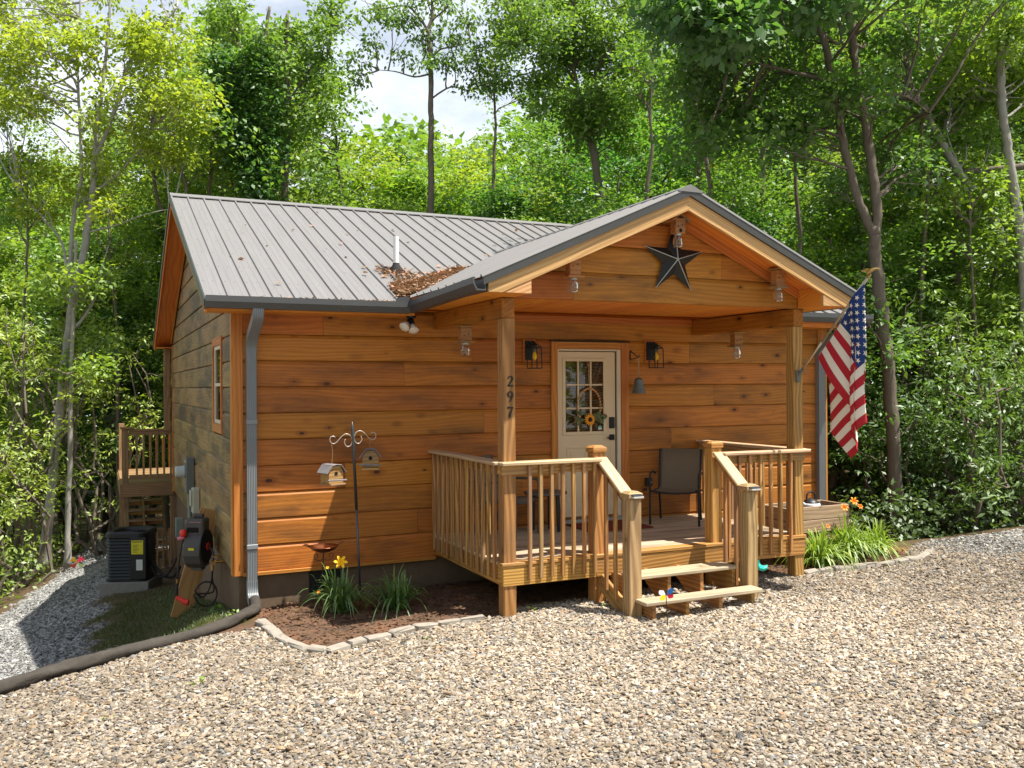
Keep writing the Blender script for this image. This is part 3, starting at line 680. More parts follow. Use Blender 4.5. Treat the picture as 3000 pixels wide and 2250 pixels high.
# rakes of the main gable: metal trim, soffit board, fascia
for xx, sgn in ((-.34, -1), (HX+.34, 1)):
    for s_ in (-1, 1):
        e = Vector((xx, YR+s_*(YR+.50), mz(-.50)-.03)); t = Vector((xx, YR, ZR-.03))
        beam('rake_trim', e+Vector((0, 0, -.02)), t+Vector((0, 0, -.02)), .022, .11, M['rakemetal'], roof)
        xa, xb = (xx+.012*1, 0-.03) if sgn < 0 else (HX+.03, xx-.012)
        xm = (xa+xb)/2; e2 = Vector((xm, YR+s_*(YR+.42), mz(-.42)-.13)); t2 = Vector((xm, YR, ZR-.13))
        beam('rake_soffit', e2, t2, abs(xb-xa), .02, M['soffit'], roof)
        beam('rake_fascia', Vector((xx+.018*(-sgn), e2.y, e2.z+.02)), Vector((xx+.018*(-sgn), YR, ZR-.115)), .02, .13, M['soffit'], roof)
        f2 = Vector((xb+(.012 if sgn > 0 else -.012), YR+s_*(YR-.02), mz(.02)-.19)); g2 = Vector((f2.x, YR, ZR-.185))
        beam('frieze_board', f2, g2, .018, .13, M['trim'], roof)
# eaves: soffit, fascia, gutter
GUT = [(.002, 0), (.002, .12), (.012, .12), (.012, .014), (.085, .014), (.112, .062), (.116, .112), (.104, .112), (.104, .122), (.128, .122), (.128, .062), (.094, 0)]
def gutter(a, b): return prism('gutter', GUT, a, b, M['gutter'], roof)
for x0, x1 in ((-.30, PX-PHW-.02), (PX+PHW+.02, HX+.30)):
    box('soffit', (x0, -.43, 3.085), (x1, -.032, 3.10), M['soffit'], roof); box('fascia', (x0, -.455, 3.08), (x1, -.432, 3.19), M['soffit'], roof)
box('soffit', (-.30, HL+.002, 3.085), (HX+.30, HL+.43, 3.10), M['soffit'], roof); box('fascia', (-.30, HL+.432, 3.08), (HX+.30, HL+.455, 3.19), M['soffit'], roof)
gutter((1.80, -.457, 3.100), (-.345, -.457, 3.100))                       # runs right to left so that its lip faces the yard
gutter((HX+.35, -.457, 3.150), (PX+PHW+.13, -.457, 3.150)); gutter((-.345, HL+.457, 3.10), (HX+.34, HL+.457, 3.10))
gutter((1.905, PFY, 3.165), (1.905, -.46, 3.112)); gutter((PX+PHW, -.46, 3.165), (PX+PHW, PFY, 3.165))
gs = MB(); gs.add([(1.70, -.578, 3.215), (1.80, -.578, 3.215), (1.792, -.66, 3.218), (1.70, -.580, 3.222), (1.62, -.578, 3.212), (1.64, -.580, 3.26), (1.70, -.58, 3.275), (1.785, -.58, 3.275), (1.79, -.60, 3.27)], [(4, 0, 6, 5), (0, 1, 7, 6)])
sg = gs.build('splash_guard', M['gutter'], roof); sg.modifiers.new('thick', 'SOLIDIFY').thickness = .003
# ---- porch roof
pr = new('porch_roof', None, cabin)
y = PFY
while y < 2.3:
    y2 = y+RW
    for s_ in (-1, 1):
        def foot(yy):                          # lateral distance of the low edge from the ridge
            zm = mz(yy) if yy > -.50 else -9
            return min(PHW+.045, max(0, (PR-zm)/PS-.01)) if zm > PE-.03 else PHW+.045
        f0, f1 = foot(y), foot(y2)
        if max(f0, f1) < .06: continue
        A = (PX+s_*f0, y, PR-PS*f0); B = (PX+s_*.02, y, PR-PS*.02); C_2 = (PX+s_*f1, y2, PR-PS*f1); D = (PX+s_*.02, y2, PR-PS*.02)
        panel('roof_panel', A, B, C_2, D, pr)
    y = y2
V = []
for yy in (PFY-.02, 2.12):
    for s_, h in ((-1, -.15*PS-.012), (-1, -.15*PS), (0, 0), (1, -.15*PS), (1, -.15*PS-.012)): V.append((PX+s_*.15, yy, PR+h+.032))
new('ridge_cap', mesh('ridge_cap', V, [(i, i+1, i+6, i+5) for i in range(4)]+[(0, 4, 3, 2, 1), (5, 6, 7, 8, 9)], M['roof']), pr)
def rafter_poly(name, s_, pts, y0, y1, mat, parent=pr):
    """polygon of (lateral distance from ridge, z) given depth; local X follows the slope"""
    P = [Vector((PX+s_*u, 0, z)) for u, z in pts]; n = len(P)
    Vv = [(p.x, y0, p.z) for p in P]+[(p.x, y1, p.z) for p in P]
    sl = Vector((s_, 0, -PS)).normalized(); Mx = Matrix((sl, Vector((0, 1, 0)), sl.cross(Vector((0, 1, 0))))).transposed().to_4x4(); Mx.translation = P[0]+Vector((0, y0, 0))
    Vv = [Mx.inverted() @ Vector(v) for v in Vv]
    F = [(i, (i+1) % n, (i+1) % n+n, i+n) for i in range(n)]+[tuple(range(n-1, -1, -1)), tuple(range(n, 2*n))]
    o = new(name, mesh(name, Vv, F, mat), parent); o.matrix_local = Mx
    bm = __import__('bmesh').new(); bm.from_mesh(o.data); __import__('bmesh').ops.recalc_face_normals(bm, faces=bm.faces); bm.to_mesh(o.data); bm.free(); return o
for s_ in (-1, 1):
    w_ = PHW-.03
    T = lambda u, d: (u, PR-PS*u-d)
    rafter_poly('rake_trim', s_, [T(0, .0), T(PHW+.03, .0), T(PHW+.03, .082), T(0, .082)], PFY-.012, PFY+.012, M['rakemetal'])
    rafter_poly('rake_cap', s_, [T(0, -.010), T(PHW+.04, -.010), T(PHW+.04, -.002), T(0, -.002)], PFY-.014, PFY+.05, M['roof'])
    rafter_poly('barge_board', s_, [T(0, .084), T(w_, .084), (w_, 3.158), ((PR-.225-3.158)/PS, 3.158), T(0, .225)], PFY+.016, PFY+.052, M['barge'])
    rafter_poly('return_board', s_, [T(w_-.44, .228), ((PR-.232-3.158)/PS, 3.160), (w_-.44, 3.158)], PFY+.022, PFY+.056, M['barge'])
    rafter_poly('overhang_soffit', s_, [T(0, .13), T(w_-.0, .13), T(w_-.0, .145), T(0, .145)], PFY+.06, -2.03, M['soffit'])
    rafter_poly('frieze_board', s_, [T(.0, .148), T(w_-.40, .148), T(w_-.40, .25), T(.0, .25)], -2.052, -2.028, M['trim'])
    rafter_poly('eave_box', s_, [(w_-.44, 3.160), T(w_-.44, .15), T(w_-.002, .15), (w_-.002, 3.160)], PFY+.06, -2.03, M['soffit'])
    rafter_poly('eave_soffit', s_, [(1.905, 3.160), (1.905, 3.175), (w_, 3.175), (w_, 3.160)], -2.028, -.06 if s_ < 0 else -.06, M['soffit'])
    rafter_poly('eave_fascia', s_, [(w_, 3.16), (w_, 3.27), (w_+.022, 3.27), (w_+.022, 3.16)], PFY+.06, -.46, M['gutter'])
    rafter_poly('roof_deck', s_, [T(0, .012), T(PHW, .012), T(PHW, .06), T(0, .06)], PFY+.06, -.04, M['soffit'])
# porch gable: horizontal logs
pg = new('porch_gable', None, cabin)
for k in range(4):
    z = 3.160+k*.285; half = lambda zz: max(.02, min(1.895, (PR-.10-zz)/PS)); hz = .285 if k < 3 else .20
    cut = {0: 3.05, 1: 4.9, 2: 3.5, 3: None}[k]; h = half(z)
    seg = [(PX-h, PX+h)] if cut is None or not PX-h < cut < PX+h else [(PX-h, cut), (cut, PX+h)]
    yf = -1.985 if k else -2.00
    for a, b in seg:
        o = prism('log', log_profile(.07, hz), (a+.001, yf, z), (b-.001, yf, z), M['log'], pg)
        for v in o.data.vertices:
            xw = a+.001+v.co.x; hh_ = half(z+v.co.z); v.co.x = min(max(xw, PX-hh_), PX+hh_)-a-.001
MB().add([(PX-1.88, -1.905, 3.17), (PX+1.88, -1.905, 3.17), (PX+1.88, -1.905, 3.30), (PX, -1.905, 4.15), (PX-1.88, -1.905, 3.30)], [(0, 1, 2, 3, 4)]).build('gable_backing', M['log'], pg)
# porch ceiling boards, run front to back
cl_ = new('porch_ceiling', None, cabin); xx = 2.262
while xx < 6.06:
    x2 = min(xx+.126, 6.063); box('ceiling_board', (xx+.003, -1.90, 3.172), (x2-.003, -.02, 3.186), M['soffit'], cl_, .009); xx = x2
# beams and posts
for x0 in (2.262, 5.925):
    box('porch_beam', (x0, -1.995, 2.962), (x0+.138, -.02, 3.158), M['log'], cabin, .006)
box('cross_trim', (2.41, -.06, 3.08), (5.92, -.022, 3.168), M['trim'], cabin)
PIN = {}
for x0, zb in ((2.270, -.02), (5.925, .04)):
    PIN[x0] = box('porch_post', (x0, -1.988, zb), (x0+.136, -1.852, 2.960), M['post'], cabin, .008)
# ---- porch floor
pf = new('porch_floor', None, cabin)
y = -2.012
i = 0
while y < -.05:
    y2 = min(y+.140, -.04); box('deck_board', (2.245, y+.003, .525), (6.080, y2-.003, FL), M['tread'] if i else M['pine'], pf, .004); y = y2; i += 1
for lo, hi in (((2.257, -2.000, .332), (3.30, -1.962, .523)), ((3.303, -2.000, .332), (4.92, -1.962, .523)), ((4.923, -2.000, .332), (6.067, -1.962, .523)),
               ((2.257, -1.960, .332), (2.295, -.04, .523)), ((6.029, -1.960, .332), (6.067, -.04, .523))): box('rim_board', lo, hi, M['pine'], pf, .005)
for k in range(8): box('joist', (2.6+k*.42, -1.955, .335), (2.64+k*.42, -.05, .522), M['old'], pf)
# ---- railings
rl = new('porch_railing', None, cabin)
def rail(a, b, out, n, first=None, last=None):
    a = Vector(a); b = Vector(b); o = Vector(out); d = (b-a).normalized()
    beam('top_rail', a+Vector((0, 0, 1.532))-d*.03+o*.0, b+Vector((0, 0, 1.532))+d*.03, .145, .036, M['railtop'], rl, .008)
    beam('sub_rail', a+Vector((0, 0, 1.465))-o*.019, b+Vector((0, 0, 1.465))-o*.019, .036, .092, M['rail'], rl)
    for k in range(n):
        p = a.lerp(b, (k+.5)/n if first is None else first+(last-first)*k/(n-1))+o*.0205
        h = rng.uniform(-.006, .006)
        beam('baluster', p+Vector((0, 0, .385+h)), p+Vector((0, 0, 1.512)), .036, .036, M['rail'], rl, .004, up=(o.x, o.y, 0))
rail((2.255, -2.0, 0), (3.31, -2.0, 0), (0, -1, 0), 7, .27, .965)
rail((4.91, -2.0, 0), (6.07, -2.0, 0), (0, -1, 0), 7, .05, .80)
rail((2.257, -.03, 0), (2.257, -1.93, 0), (-1, 0, 0), 13, .02, .955)
rail((6.067, -.03, 0), (6.067, -1.93, 0), (1, 0, 0), 13, .02, .955)
def newel(x, y, z0, z1, mat):
    o = box('newel_post', (x, y, z0), (x+.138, y+.138, z1), mat, rl, .007)
    c = MB(); e = .012
    x0, x1, y0, y1 = x-e, x+.138+e, y-e, y+.138+e; m = .035
    c.box((x0, y0, z1+.001), (x1, y1, z1+.048), .004)
    c.add([(x0, y0, z1+.049), (x1, y0, z1+.049), (x1, y1, z1+.049), (x0, y1, z1+.049), (x0+m, y0+m, z1+.072), (x1-m, y0+m, z1+.072), (x1-m, y1-m, z1+.072), (x0+m, y1-m, z1+.072)],
          [(0, 1, 5, 4), (1, 2, 6, 5), (2, 3, 7, 6), (3, 0, 4, 7), (4, 5, 6, 7)])
    c.build('post_cap', mat, rl); return o
NL, NR = 3.300, 4.782
for nx_ in (NL, NR):
    newel(nx_, -1.965, .0, 1.60, M['pine']); newel(nx_+(.025 if nx_ == NL else -.037), -2.60, -.02, 1.19, M['oldnewel'])
    xc = nx_+.069; xe = xc+(.025 if nx_ == NL else -.037)
    beam('hand_rail', (xc, -1.985, 1.545), (xe, -2.525, 1.175), .140, .036, M['railtop'], rl, .008)
    beam('sub_rail', (xc, -1.985, 1.475), (xe, -2.50, 1.12), .036, .09, M['rail'], rl)
    so_ = -1 if nx_ == NL else -1
    for yy in (-2.16, -2.34):
        zt = 1.545+(yy+1.985)*.68-.03
        beam('baluster', (xc+so_*.045, yy, .30+(yy+1.96)*.35), (xc+so_*.045, yy, zt), .036, .036, M['rail'], rl, .004, up=(1, 0, 0))
# ---- steps
st = new('porch_steps', None, cabin)
box('tread', (3.47, -2.47, .372), (4.715, -2.20, .408), M['tread'], st, .006)
box('tread', (3.385, -2.79, .190), (4.78, -2.604, .228), M['tread'], st, .006)
for xs_ in (3.485, 3.87, 4.27, 4.67):
    pts = [(-1.97, .50), (-2.0, .368), (-2.44, .368), (-2.44, .186), (-2.75, .186), (-2.75, .0), (-2.40, .0), (-1.97, .28)]
    P = [(xs_, a, b) for a, b in pts]+[(xs_+.038, a, b) for a, b in pts]; n = len(pts)
    Fq = [(i, (i+1) % n, (i+1) % n+n, i+n) for i in range(n)]+[tuple(range(n-1, -1, -1)), tuple(range(n, 2*n))]
    Mx = Matrix(((0, 1, 0, 0), (1, 0, 0, 0), (0, 0, 1, 0), (0, 0, 0, 1)))
    o = new('stringer', mesh('stringer', [(p[1], p[0], p[2]) for p in P], [f[::-1] for f in Fq], M['pine']), st); o.matrix_local = Mx
for nx_ in (NL+.05, NR+.05): beam('side_brace', (nx_+.02, -1.98, .28), (nx_+.02, -2.52, .04), .036, .18, M['pine'], st)
# ---- front door
DX0, DX1, DZ0, DZ1 = 3.895, 4.816, .64, 2.755
dr = new('front_door', None, cabin)
def dbox(name, lo, hi, mat, b=.003): return box(name, lo, hi, mat, dr, b)
dbox('door_trim', (DX0-.092, -.044, FL), (DX0-.002, -.018, DZ1+.09), M['trim']); dbox('door_trim', (DX1+.002, -.044, FL), (DX1+.112, -.018, DZ1+.09), M['trim'])
dbox('door_trim', (DX0, -.042, DZ1+.002), (DX1, -.020, DZ1+.09), M['trim']); dbox('drip_cap', (DX0-.11, -.060, DZ1+.092), (DX1+.125, -.018, DZ1+.104), M['rubber'])
dbox('jamb', (DX0, -.030, FL+.05), (DX0+.018, .06, DZ1), M['creamtrim']); dbox('jamb', (DX1-.055, -.030, FL+.05), (DX1, .06, DZ1), M['creamtrim']); dbox('jamb', (DX0+.018, -.030, DZ1-.022), (DX1-.055, .06, DZ1), M['creamtrim'])
dbox('threshold', (DX0, -.075, FL+.002), (DX1, .05, FL+.045), M['silver']); dbox('weather_seal', (DX1-.068, -.002, DZ0), (DX1-.056, .05, DZ1-.024), M['rubber'])
sx0, sx1, sz0, sz1 = DX0+.021, DX1-.071, DZ0-.005, DZ1-.034
gx0, gx1, gz0, gz1 = 4.018, 4.566, 1.708, 2.600
slab = MB()
for lo, hi in (((sx0, .0, sz0), (gx0-.03, .045, sz1)), ((gx1+.03, .0, sz0), (sx1, .045, sz1)), ((gx0-.03, .0, gz1+.03), (gx1+.03, .045, sz1)), ((gx0-.03, .0, sz0), (gx1+.03, .045, gz0-.03))): slab.box(lo, hi, .0006)
slab.box((sx0+.02, .070, sz0), (sx1-.02, .082, sz1), .001, 1)  # near-black sheet behind the blinds, in place of the unlit room
slab.build('door_slab', [M['cream'], M['unlitblack']], dr)
fr_ = MB()
for lo, hi in (((gx0-.042, -.012, gz0-.042), (gx0, .0, gz1+.042)), ((gx1, -.012, gz0-.042), (gx1+.042, .0, gz1+.042)), ((gx0, -.012, gz1), (gx1, .0, gz1+.042)), ((gx0, -.012, gz0-.042), (gx1, .0, gz0))): fr_.box(lo, hi, .004)
fr_.build('glass_frame', M['cream'], dr)
pw, ph = (gx1-gx0)/3, (gz1-gz0)/3
for i in range(1, 3):
    dbox('muntin', (gx0+pw*i-.011, -.010, gz0), (gx0+pw*i+.011, .012, gz1), M['cream']); 
    for j in range(3): dbox('muntin', (gx0+pw*j+.012, -.009, gz0+ph*i-.011), (gx0+pw*(j+1)-.012, .010, gz0+ph*i+.011), M['cream'])
for i in range(3):
    for j in range(3): dbox('pane', (gx0+pw*i+.004, .013, gz0+ph*j+.004), (gx0+pw*(i+1)-.004, .017, gz0+ph*(j+1)-.004), M['glass'], .0005)
for k in range(26):
    z = gz0+.03+k*(gz1-gz0-.03)/26
    o = beam('blind_slat', (gx0-.02, .044, z), (gx1+.02, .044, z), .025, .0022, M['blind'], dr, .0004, up=(0, -.35, .94))
for i in range(2):                                                     # raised panels
    for j, (z0, z1) in enumerate(((.82, 1.52),)):
        x0 = sx0+.115+i*.37; x1 = x0+.285; pb = MB()
        for lo, hi in (((x0, -.007, z0), (x0+.022, .0, z1)), ((x1-.022, -.007, z0), (x1, .0, z1)), ((x0+.022, -.007, z0), (x1-.022, .0, z0+.022)), ((x0+.022, -.007, z1-.022), (x1-.022, .0, z1))): pb.box(lo, hi, .003)
        pb.box((x0+.05, -.006, z0+.05), (x1-.05, .0, z1-.05), .005); pb.build('raised_panel', M['cream'], dr)
MB().box((sx1-.095, -.026, 1.74), (sx1-.020, .0, 1.885), .006).build('deadbolt', M['black'], dr)
MB().box((sx1-.092, -.022, 1.59), (sx1-.022, .0, 1.662), .004).bar((sx1-.057, -.045, 1.626), (sx1-.145, -.045, 1.622), .016, .018).tube([(sx1-.057, -.02, 1.626), (sx1-.057, -.05, 1.626)], .012, 8).build('door_handle', M['black'], dr)
MB().add([(4.50, .0125, 1.725), (4.555, .0125, 1.725), (4.555, .0125, 1.762), (4.5275, .0125, 1.785), (4.50, .0125, 1.762)], [(0, 1, 2, 3, 4)]).build('security_sticker', M['labelwhite'], dr)
MB().add([(4.502, .0120, 1.757), (4.553, .0120, 1.757), (4.553, .0120, 1.765), (4.5275, .0120, 1.784), (4.502, .0120, 1.765)], [(0, 1, 2, 3, 4)]).build('sticker_roof', M['teal'], dr)
# ---- house digits 2 9 7 on the left porch post
def ribbon(name, strokes, cx, cz, y, parent):
    mb = MB()
    for pts, wd in strokes:
        P = spline([(cx+px_, 0, cz+pz_) for px_, pz_ in pts], 5); n = len(P)
        for i in range(n):
            t = (P[min(i+1, n-1)]-P[max(i-1, 0)]).normalized(); nn = Vector((-t.z, 0, t.x))
            ww = wd if isinstance(wd, float) else np.interp(i/(n-1), np.linspace(0, 1, len(wd)), wd)
            for q in (P[i]+nn*ww, P[i]-nn*ww): mb.V += [(q.x, y, q.z), (q.x, y+.006, q.z)]
        b = len(mb.V)-4*n
        for i in range(n-1):
            k = b+4*i
            for f in ((k, k+2, k+6, k+4), (k+1, k+5, k+7, k+3), (k, k+4, k+5, k+1), (k+2, k+3, k+7, k+6)): mb.F.append(f); mb.M.append(0)
    return mb.build(name, M['digit'], parent)
dg = new('house_number', None, cabin); yd = -1.9955; xc = 2.348
ribbon('digit', [([(-.026, .024), (-.016, .044), (.006, .050), (.023, .036), (.018, .012), (-.004, -.016), (-.026, -.042)], [.0035, .005, .006, .010, .009, .006, .004]), ([(-.028, -.043), (.0, -.040), (.026, -.046), (.030, -.030)], [.006, .008, .005, .002])], xc, 2.335, yd, dg)
ribbon('digit', [([(.018, .012), (.0, -.004), (-.018, .006), (-.023, .026), (-.010, .048), (.010, .050), (.023, .030), (.020, .0), (.004, -.032), (-.012, -.052)], [.003, .004, .008, .010, .005, .005, .009, .009, .006, .003])], xc, 2.185, yd, dg)
ribbon('digit', [([(-.027, .030), (-.024, .048), (.0, .043), (.028, .048)], [.003, .006, .008, .004]), ([(.028, .048), (.012, .012), (-.004, -.016), (-.008, -.052)], [.003, .006, .010, .011])], xc, 2.035, yd, dg)
# ---- downspouts
def flute(w_, d_):
    pts = []; n = 6
    for i in range(n): a = -w_/2+w_*i/n; pts += [(a+.003, -d_/2), (a+w_/n*.4, -d_/2), (a+w_/n*.5, -d_/2+.006), (a+w_/n*.9, -d_/2+.006)]
    return pts+[(w_/2, -d_/2), (w_/2, d_/2), (-w_/2, d_/2)]
def spout(path, name='downspout', w_=.105, d_=.075):
    P = spline(path, 5) if len(path) > 2 else [Vector(p) for p in path]; pr_ = flute(w_, d_); n = len(pr_); V = []; F = []
    for i, p in enumerate(P):
        t = (P[min(i+1, len(P)-1)]-P[max(i-1, 0)]).normalized(); X_ = Vector((1, 0, 0)); Yv = t.cross(X_).normalized()
        if Yv.y < 0: Yv = -Yv
        V += [p+X_*a+Yv*b for a, b in pr_]
    for i in range(len(P)-1): F += [(i*n+k, i*n+(k+1) % n, (i+1)*n+(k+1) % n, (i+1)*n+k) for k in range(n)]
    F += [tuple(range(n-1, -1, -1)), tuple(range((len(P)-1)*n, len(P)*n))]
    return new(name, mesh(name, V, F, M['spout']), cabin)
d1 = spout([(.170, -.055, 2.68), (.170, -.055, .20)])
for z in (.56, 1.9): MB().box((.112, -.100, z), (.228, -.012, z+.05), .004).build('strap', M['spout'], d1)
spout([(.175, -.515, 3.115), (.175, -.50, 3.03), (.173, -.38, 2.95), (.171, -.17, 2.85), (.170, -.07, 2.75), (.170, -.055, 2.66)], 'spout_elbow', .112, .08)
spout([(.170, -.055, .22), (.170, -.06, .12), (.170, -.10, .05), (.170, -.20, .015)], 'spout_elbow', .112, .08)
d2 = spout([(8.16, -.055, 2.75), (8.16, -.055, .16)], w_=.125); spout([(8.16, -.515, 3.17), (8.16, -.42, 3.0), (8.16, -.15, 2.85), (8.16, -.055, 2.73)], 'spout_elbow', .13, .08)
# ---- vent pipe on the roof
vp = on(1160, 800, 1, .82); vz = mz(.82)
vpo = new('vent_pipe', None, cabin, (2.07, .82, vz))
MB().lathe([(.036, .02), (.036, .44), (.030, .442), (.030, .40)], 14).build('pipe', M['pvc'], vpo)
MB().lathe([(.105, -.05), (.10, .02), (.085, .025), (.083, .042), (.070, .046), (.068, .062), (.056, .066), (.053, .082), (.044, .086), (.042, .11), (.039, .11)], 16).build('boot', M['rubber'], vpo)
# ---- back deck with stairs
bd = new('back_deck', None, cabin); DZ = .44
y = 9.0
while y < 12.4: box('deck_board', (-.95, y+.004, DZ-.03), (3.0, y+.136, DZ), M['old'], bd); y += .14
box('rim_board', (-.93, 9.0, DZ-.26), (.02, 9.04, DZ-.032), M['old'], bd); box('rim_board', (-.97, 9.0, DZ-.26), (-.932, 12.4, DZ-.032), M['old'], bd)
for px_, py_ in ((-.93, 9.045), (-.93, 12.2), (-.05, 9.045)):
    box('deck_post', (px_, py_, -2.1), (px_+.12, py_+.12, 1.50 if px_ < -.5 else DZ-.04), M['old'], bd)
box('post_cap', (-.96, 9.0, 1.502), (-.70, 9.20, 1.54), M['old'], bd)
box('top_rail', (-.80, 9.04, 1.46), (.0, 9.16, 1.495), M['old'], bd); box('sub_rail', (-.80, 9.07, 1.37), (.0, 9.10, 1.458), M['old'], bd); box('bottom_rail', (-.80, 9.06, DZ+.07), (.0, 9.10, DZ+.16), M['old'], bd)
for k in range(6): box('baluster', (-.68+k*.125, 9.05, DZ+.10), (-.642+k*.125, 9.088, 1.40), M['old'], bd)
box('porch_column', (-.16, 9.0, 1.45), (-.04, 9.12, 3.1), M['old'], bd)
for k in range(9):
    zt = .10-k*.185; box('stair_tread', (-.78, 12.9-k*.30, zt-.035), (-.02, 13.17-k*.30, zt), M['planter'], bd); box('riser', (-.78, 13.02-k*.30, zt-.13), (-.02, 13.05-k*.30, zt-.04), M['pine'], bd)
for xs_ in (-.80, -.42, .0): beam('stair_stringer', (xs_, 13.1, .10), (xs_, 10.2, -1.70), .038, .22, M['old'], bd)
box('landing', (-.82, 13.2, .05), (1.0, 15.6, .10), M['planter'], bd)
for k in range(9): box('baluster', (-.78+k*.16, 15.65, .10), (-.74+k*.16, 15.69, 1.1), M['soffit'], bd)
gt = new('picket_gate', None, cabin)
for k in range(7): box('picket', (-.77+k*.115, 9.20, -1.50), (-.725+k*.115, 9.225, -.50), M['old'], gt)
box('gate_rail', (-.80, 9.228, -.66), (.0, 9.26, -.575), M['old'], gt); box('gate_rail', (-.80, 9.228, -1.45), (.0, 9.26, -1.36), M['old'], gt)
beam('gate_brace', (-.62, 9.245, -.70), (-.10, 9.245, -1.40), .03, .12, M['old'], gt)
# ---- dead leaves caught in the valley and the gutter
n = 5200; t = RNG.beta(.8, 1.9, n); xv = 1.86+t*1.35; up_ = np.abs(RNG.normal(0, .17, n))*(1-.75*t)
sidey = RNG.random(n) < .72
xx = np.where(sidey, xv-RNG.random(n)*.1, xv+up_*.5*0.6); yv = np.array([valley_y(a) for a in xv])
yy = np.where(sidey, yv+up_*1.1-RNG.random(n)*.06, yv-up_*.15)
yy = np.maximum(yy, -.50); zz = np.maximum(ZE+MS*(yy+.47), PR-PS*np.abs(xx-PX))+RNG.uniform(.005, .05, n)*(1-.6*t)
n2 = 1500; gx_ = RNG.uniform(.1, 1.75, n2); gx_ = np.where(RNG.random(n2) < .5, gx_, RNG.normal(1.35, .3, n2).clip(.2, 1.8)); gy_ = RNG.uniform(-.55, -.44, n2); gz_ = 3.170+RNG.uniform(0, .02, n2)+.035*(gy_ > -.5)
n3 = 240; vx_ = RNG.normal(2.03, .13, n3); vy_ = RNG.normal(.72, .11, n3); vz_ = mz(vy_)+RNG.uniform(.006, .03, n3)
n4 = 46; ox_ = RNG.uniform(.0, 5.4, n4); oy_ = RNG.uniform(0, 3.8, n4); oz_ = mz(oy_)+.024
okk = oy_ > np.array([valley_y(a) if abs(a-PX) < PHW else -1 for a in ox_])+.1
ox_, oy_, oz_ = ox_[okk], oy_[okk], oz_[okk]
C3 = np.concatenate([np.column_stack([xx, yy, zz]), np.column_stack([gx_, gy_, gz_]), np.column_stack([vx_, vy_, vz_]), np.column_stack([ox_, oy_, oz_])]); n = len(C3)
nr = rdir(n); nr[:, 2] = np.abs(nr[:, 2])+.9; nr /= np.linalg.norm(nr, axis=1, keepdims=True); d = np.cross(nr, rdir(n)); l = RNG.uniform(.04, .10, n); l[5200:6700] *= .55
needle = RNG.random(n) < .3
rl_ = new('dead_leaves', quads('dead_leaves', leaf_quads(C3, d, nr, np.where(needle, l*1.5, l), np.where(needle, .004, l*RNG.uniform(.22, .36, n))), M['litter'], RNG.random(n)))
rl_.color = (1.05, 1.0, 1.0, 1)
tag(rl_, 'dry brown leaves piled in the roof valley and along the gutter', 'dead leaves', kind='stuff')
# ================================================================== THINGS
ZV = Vector((0, 0, 1))
# ---- wall lanterns
def lantern(x, z, label):
    t = thing('wall_lantern', label, 'lantern', (x, -.004, z), group='black wall lanterns beside the door'); t.scale = (1.2, 1.2, 1.2)
    MB().box((-.005, -.028, -.02), (.135, -.012, .215), .004).build('mounting_block', M['trim'], t)
    MB().box((.012, -.048, .0), (.118, -.029, .20), .004).build('backplate', M['black'], t)
    a = MB(); a.tube(spline([(.065, -.05, .16), (.065, -.10, .185), (.065, -.145, .175)], 4), .008, 6)
    a.lathe([(.022, -.01), (.026, .03), (.012, .045)], 10, 0, Matrix.Translation((.065, -.145, .12)))
    a.build('arm', M['black'], t)
    c = MB(); r0, r1, zt, zb = .052, .070, .125, -.085; cx, cy = .065, -.145; tp = (cx, cy, .175)
    T = [(cx+sx*r0, cy+sy*r0, zt) for sx, sy in ((-1, -1), (1, -1), (1, 1), (-1, 1))]; B = [(cx+sx*r1*.8, cy+sy*r1*.8, zb) for sx, sy in ((-1, -1), (1, -1), (1, 1), (-1, 1))]
    for i in range(4):
        for p, q in ((T[i], T[(i+1) % 4]), (B[i], B[(i+1) % 4]), (T[i], B[i]), (T[i], tp)): c.bar(p, q, .009, .009, bev=.001)
    c.build('cage', M['black'], t)
    MB().lathe([(.017, .0), (.017, .03)], 10, 0, Matrix.Translation((cx, cy, .085))).build('socket', M['meter'], t)
    MB().lathe([(.004, -.065), (.021, -.052), (.027, -.030), (.022, -.008), (.014, .012), (.013, .022)], 12, 0, Matrix.Translation((cx, cy, .060))).build('bulb', M['bulbyellow'], t, True)
lantern(3.425, 2.61, 'black open cage lantern with yellow bulb on the wall left of the door')
lantern(5.185, 2.62, 'black open cage lantern with yellow bulb right of the door, by the bell')
# ---- dinner bell
t = thing('hanging_bell', 'galvanised bell hanging on twine from a small black wall bracket', 'bell', (4.965, -.016, 2.62))
b_ = MB(); b_.bar((.0, -.008, .0), (.0, -.008, .125), .012, .014).bar((.0, -.014, .118), (.0, -.19, .035), .010, .012).bar((.0, -.014, .006), (.0, -.17, .028), .010, .010); b_.tube(spline([(.0, -.19, .035), (.0, -.215, .03), (.0, -.22, .05), (.0, -.205, .062)], 3), .006, 6)
b_.build('bracket', M['black'], t)
MB().tube([(.0, -.205, .028), (.002, -.205, -.10), (.0, -.205, -.235)], .009, 6).build('cord', M['rope'], t)
MB().lathe([(.012, .015), (.030, .010), (.050, -.004), (.055, -.02), (.054, -.028), (.060, -.06), (.072, -.13), (.088, -.165), (.092, -.185), (.086, -.187), (.066, -.13), (.05, -.02)], 20, 0, Matrix.Translation((.0, -.205, -.245))).build('bell_body', M['galv'], t, True)
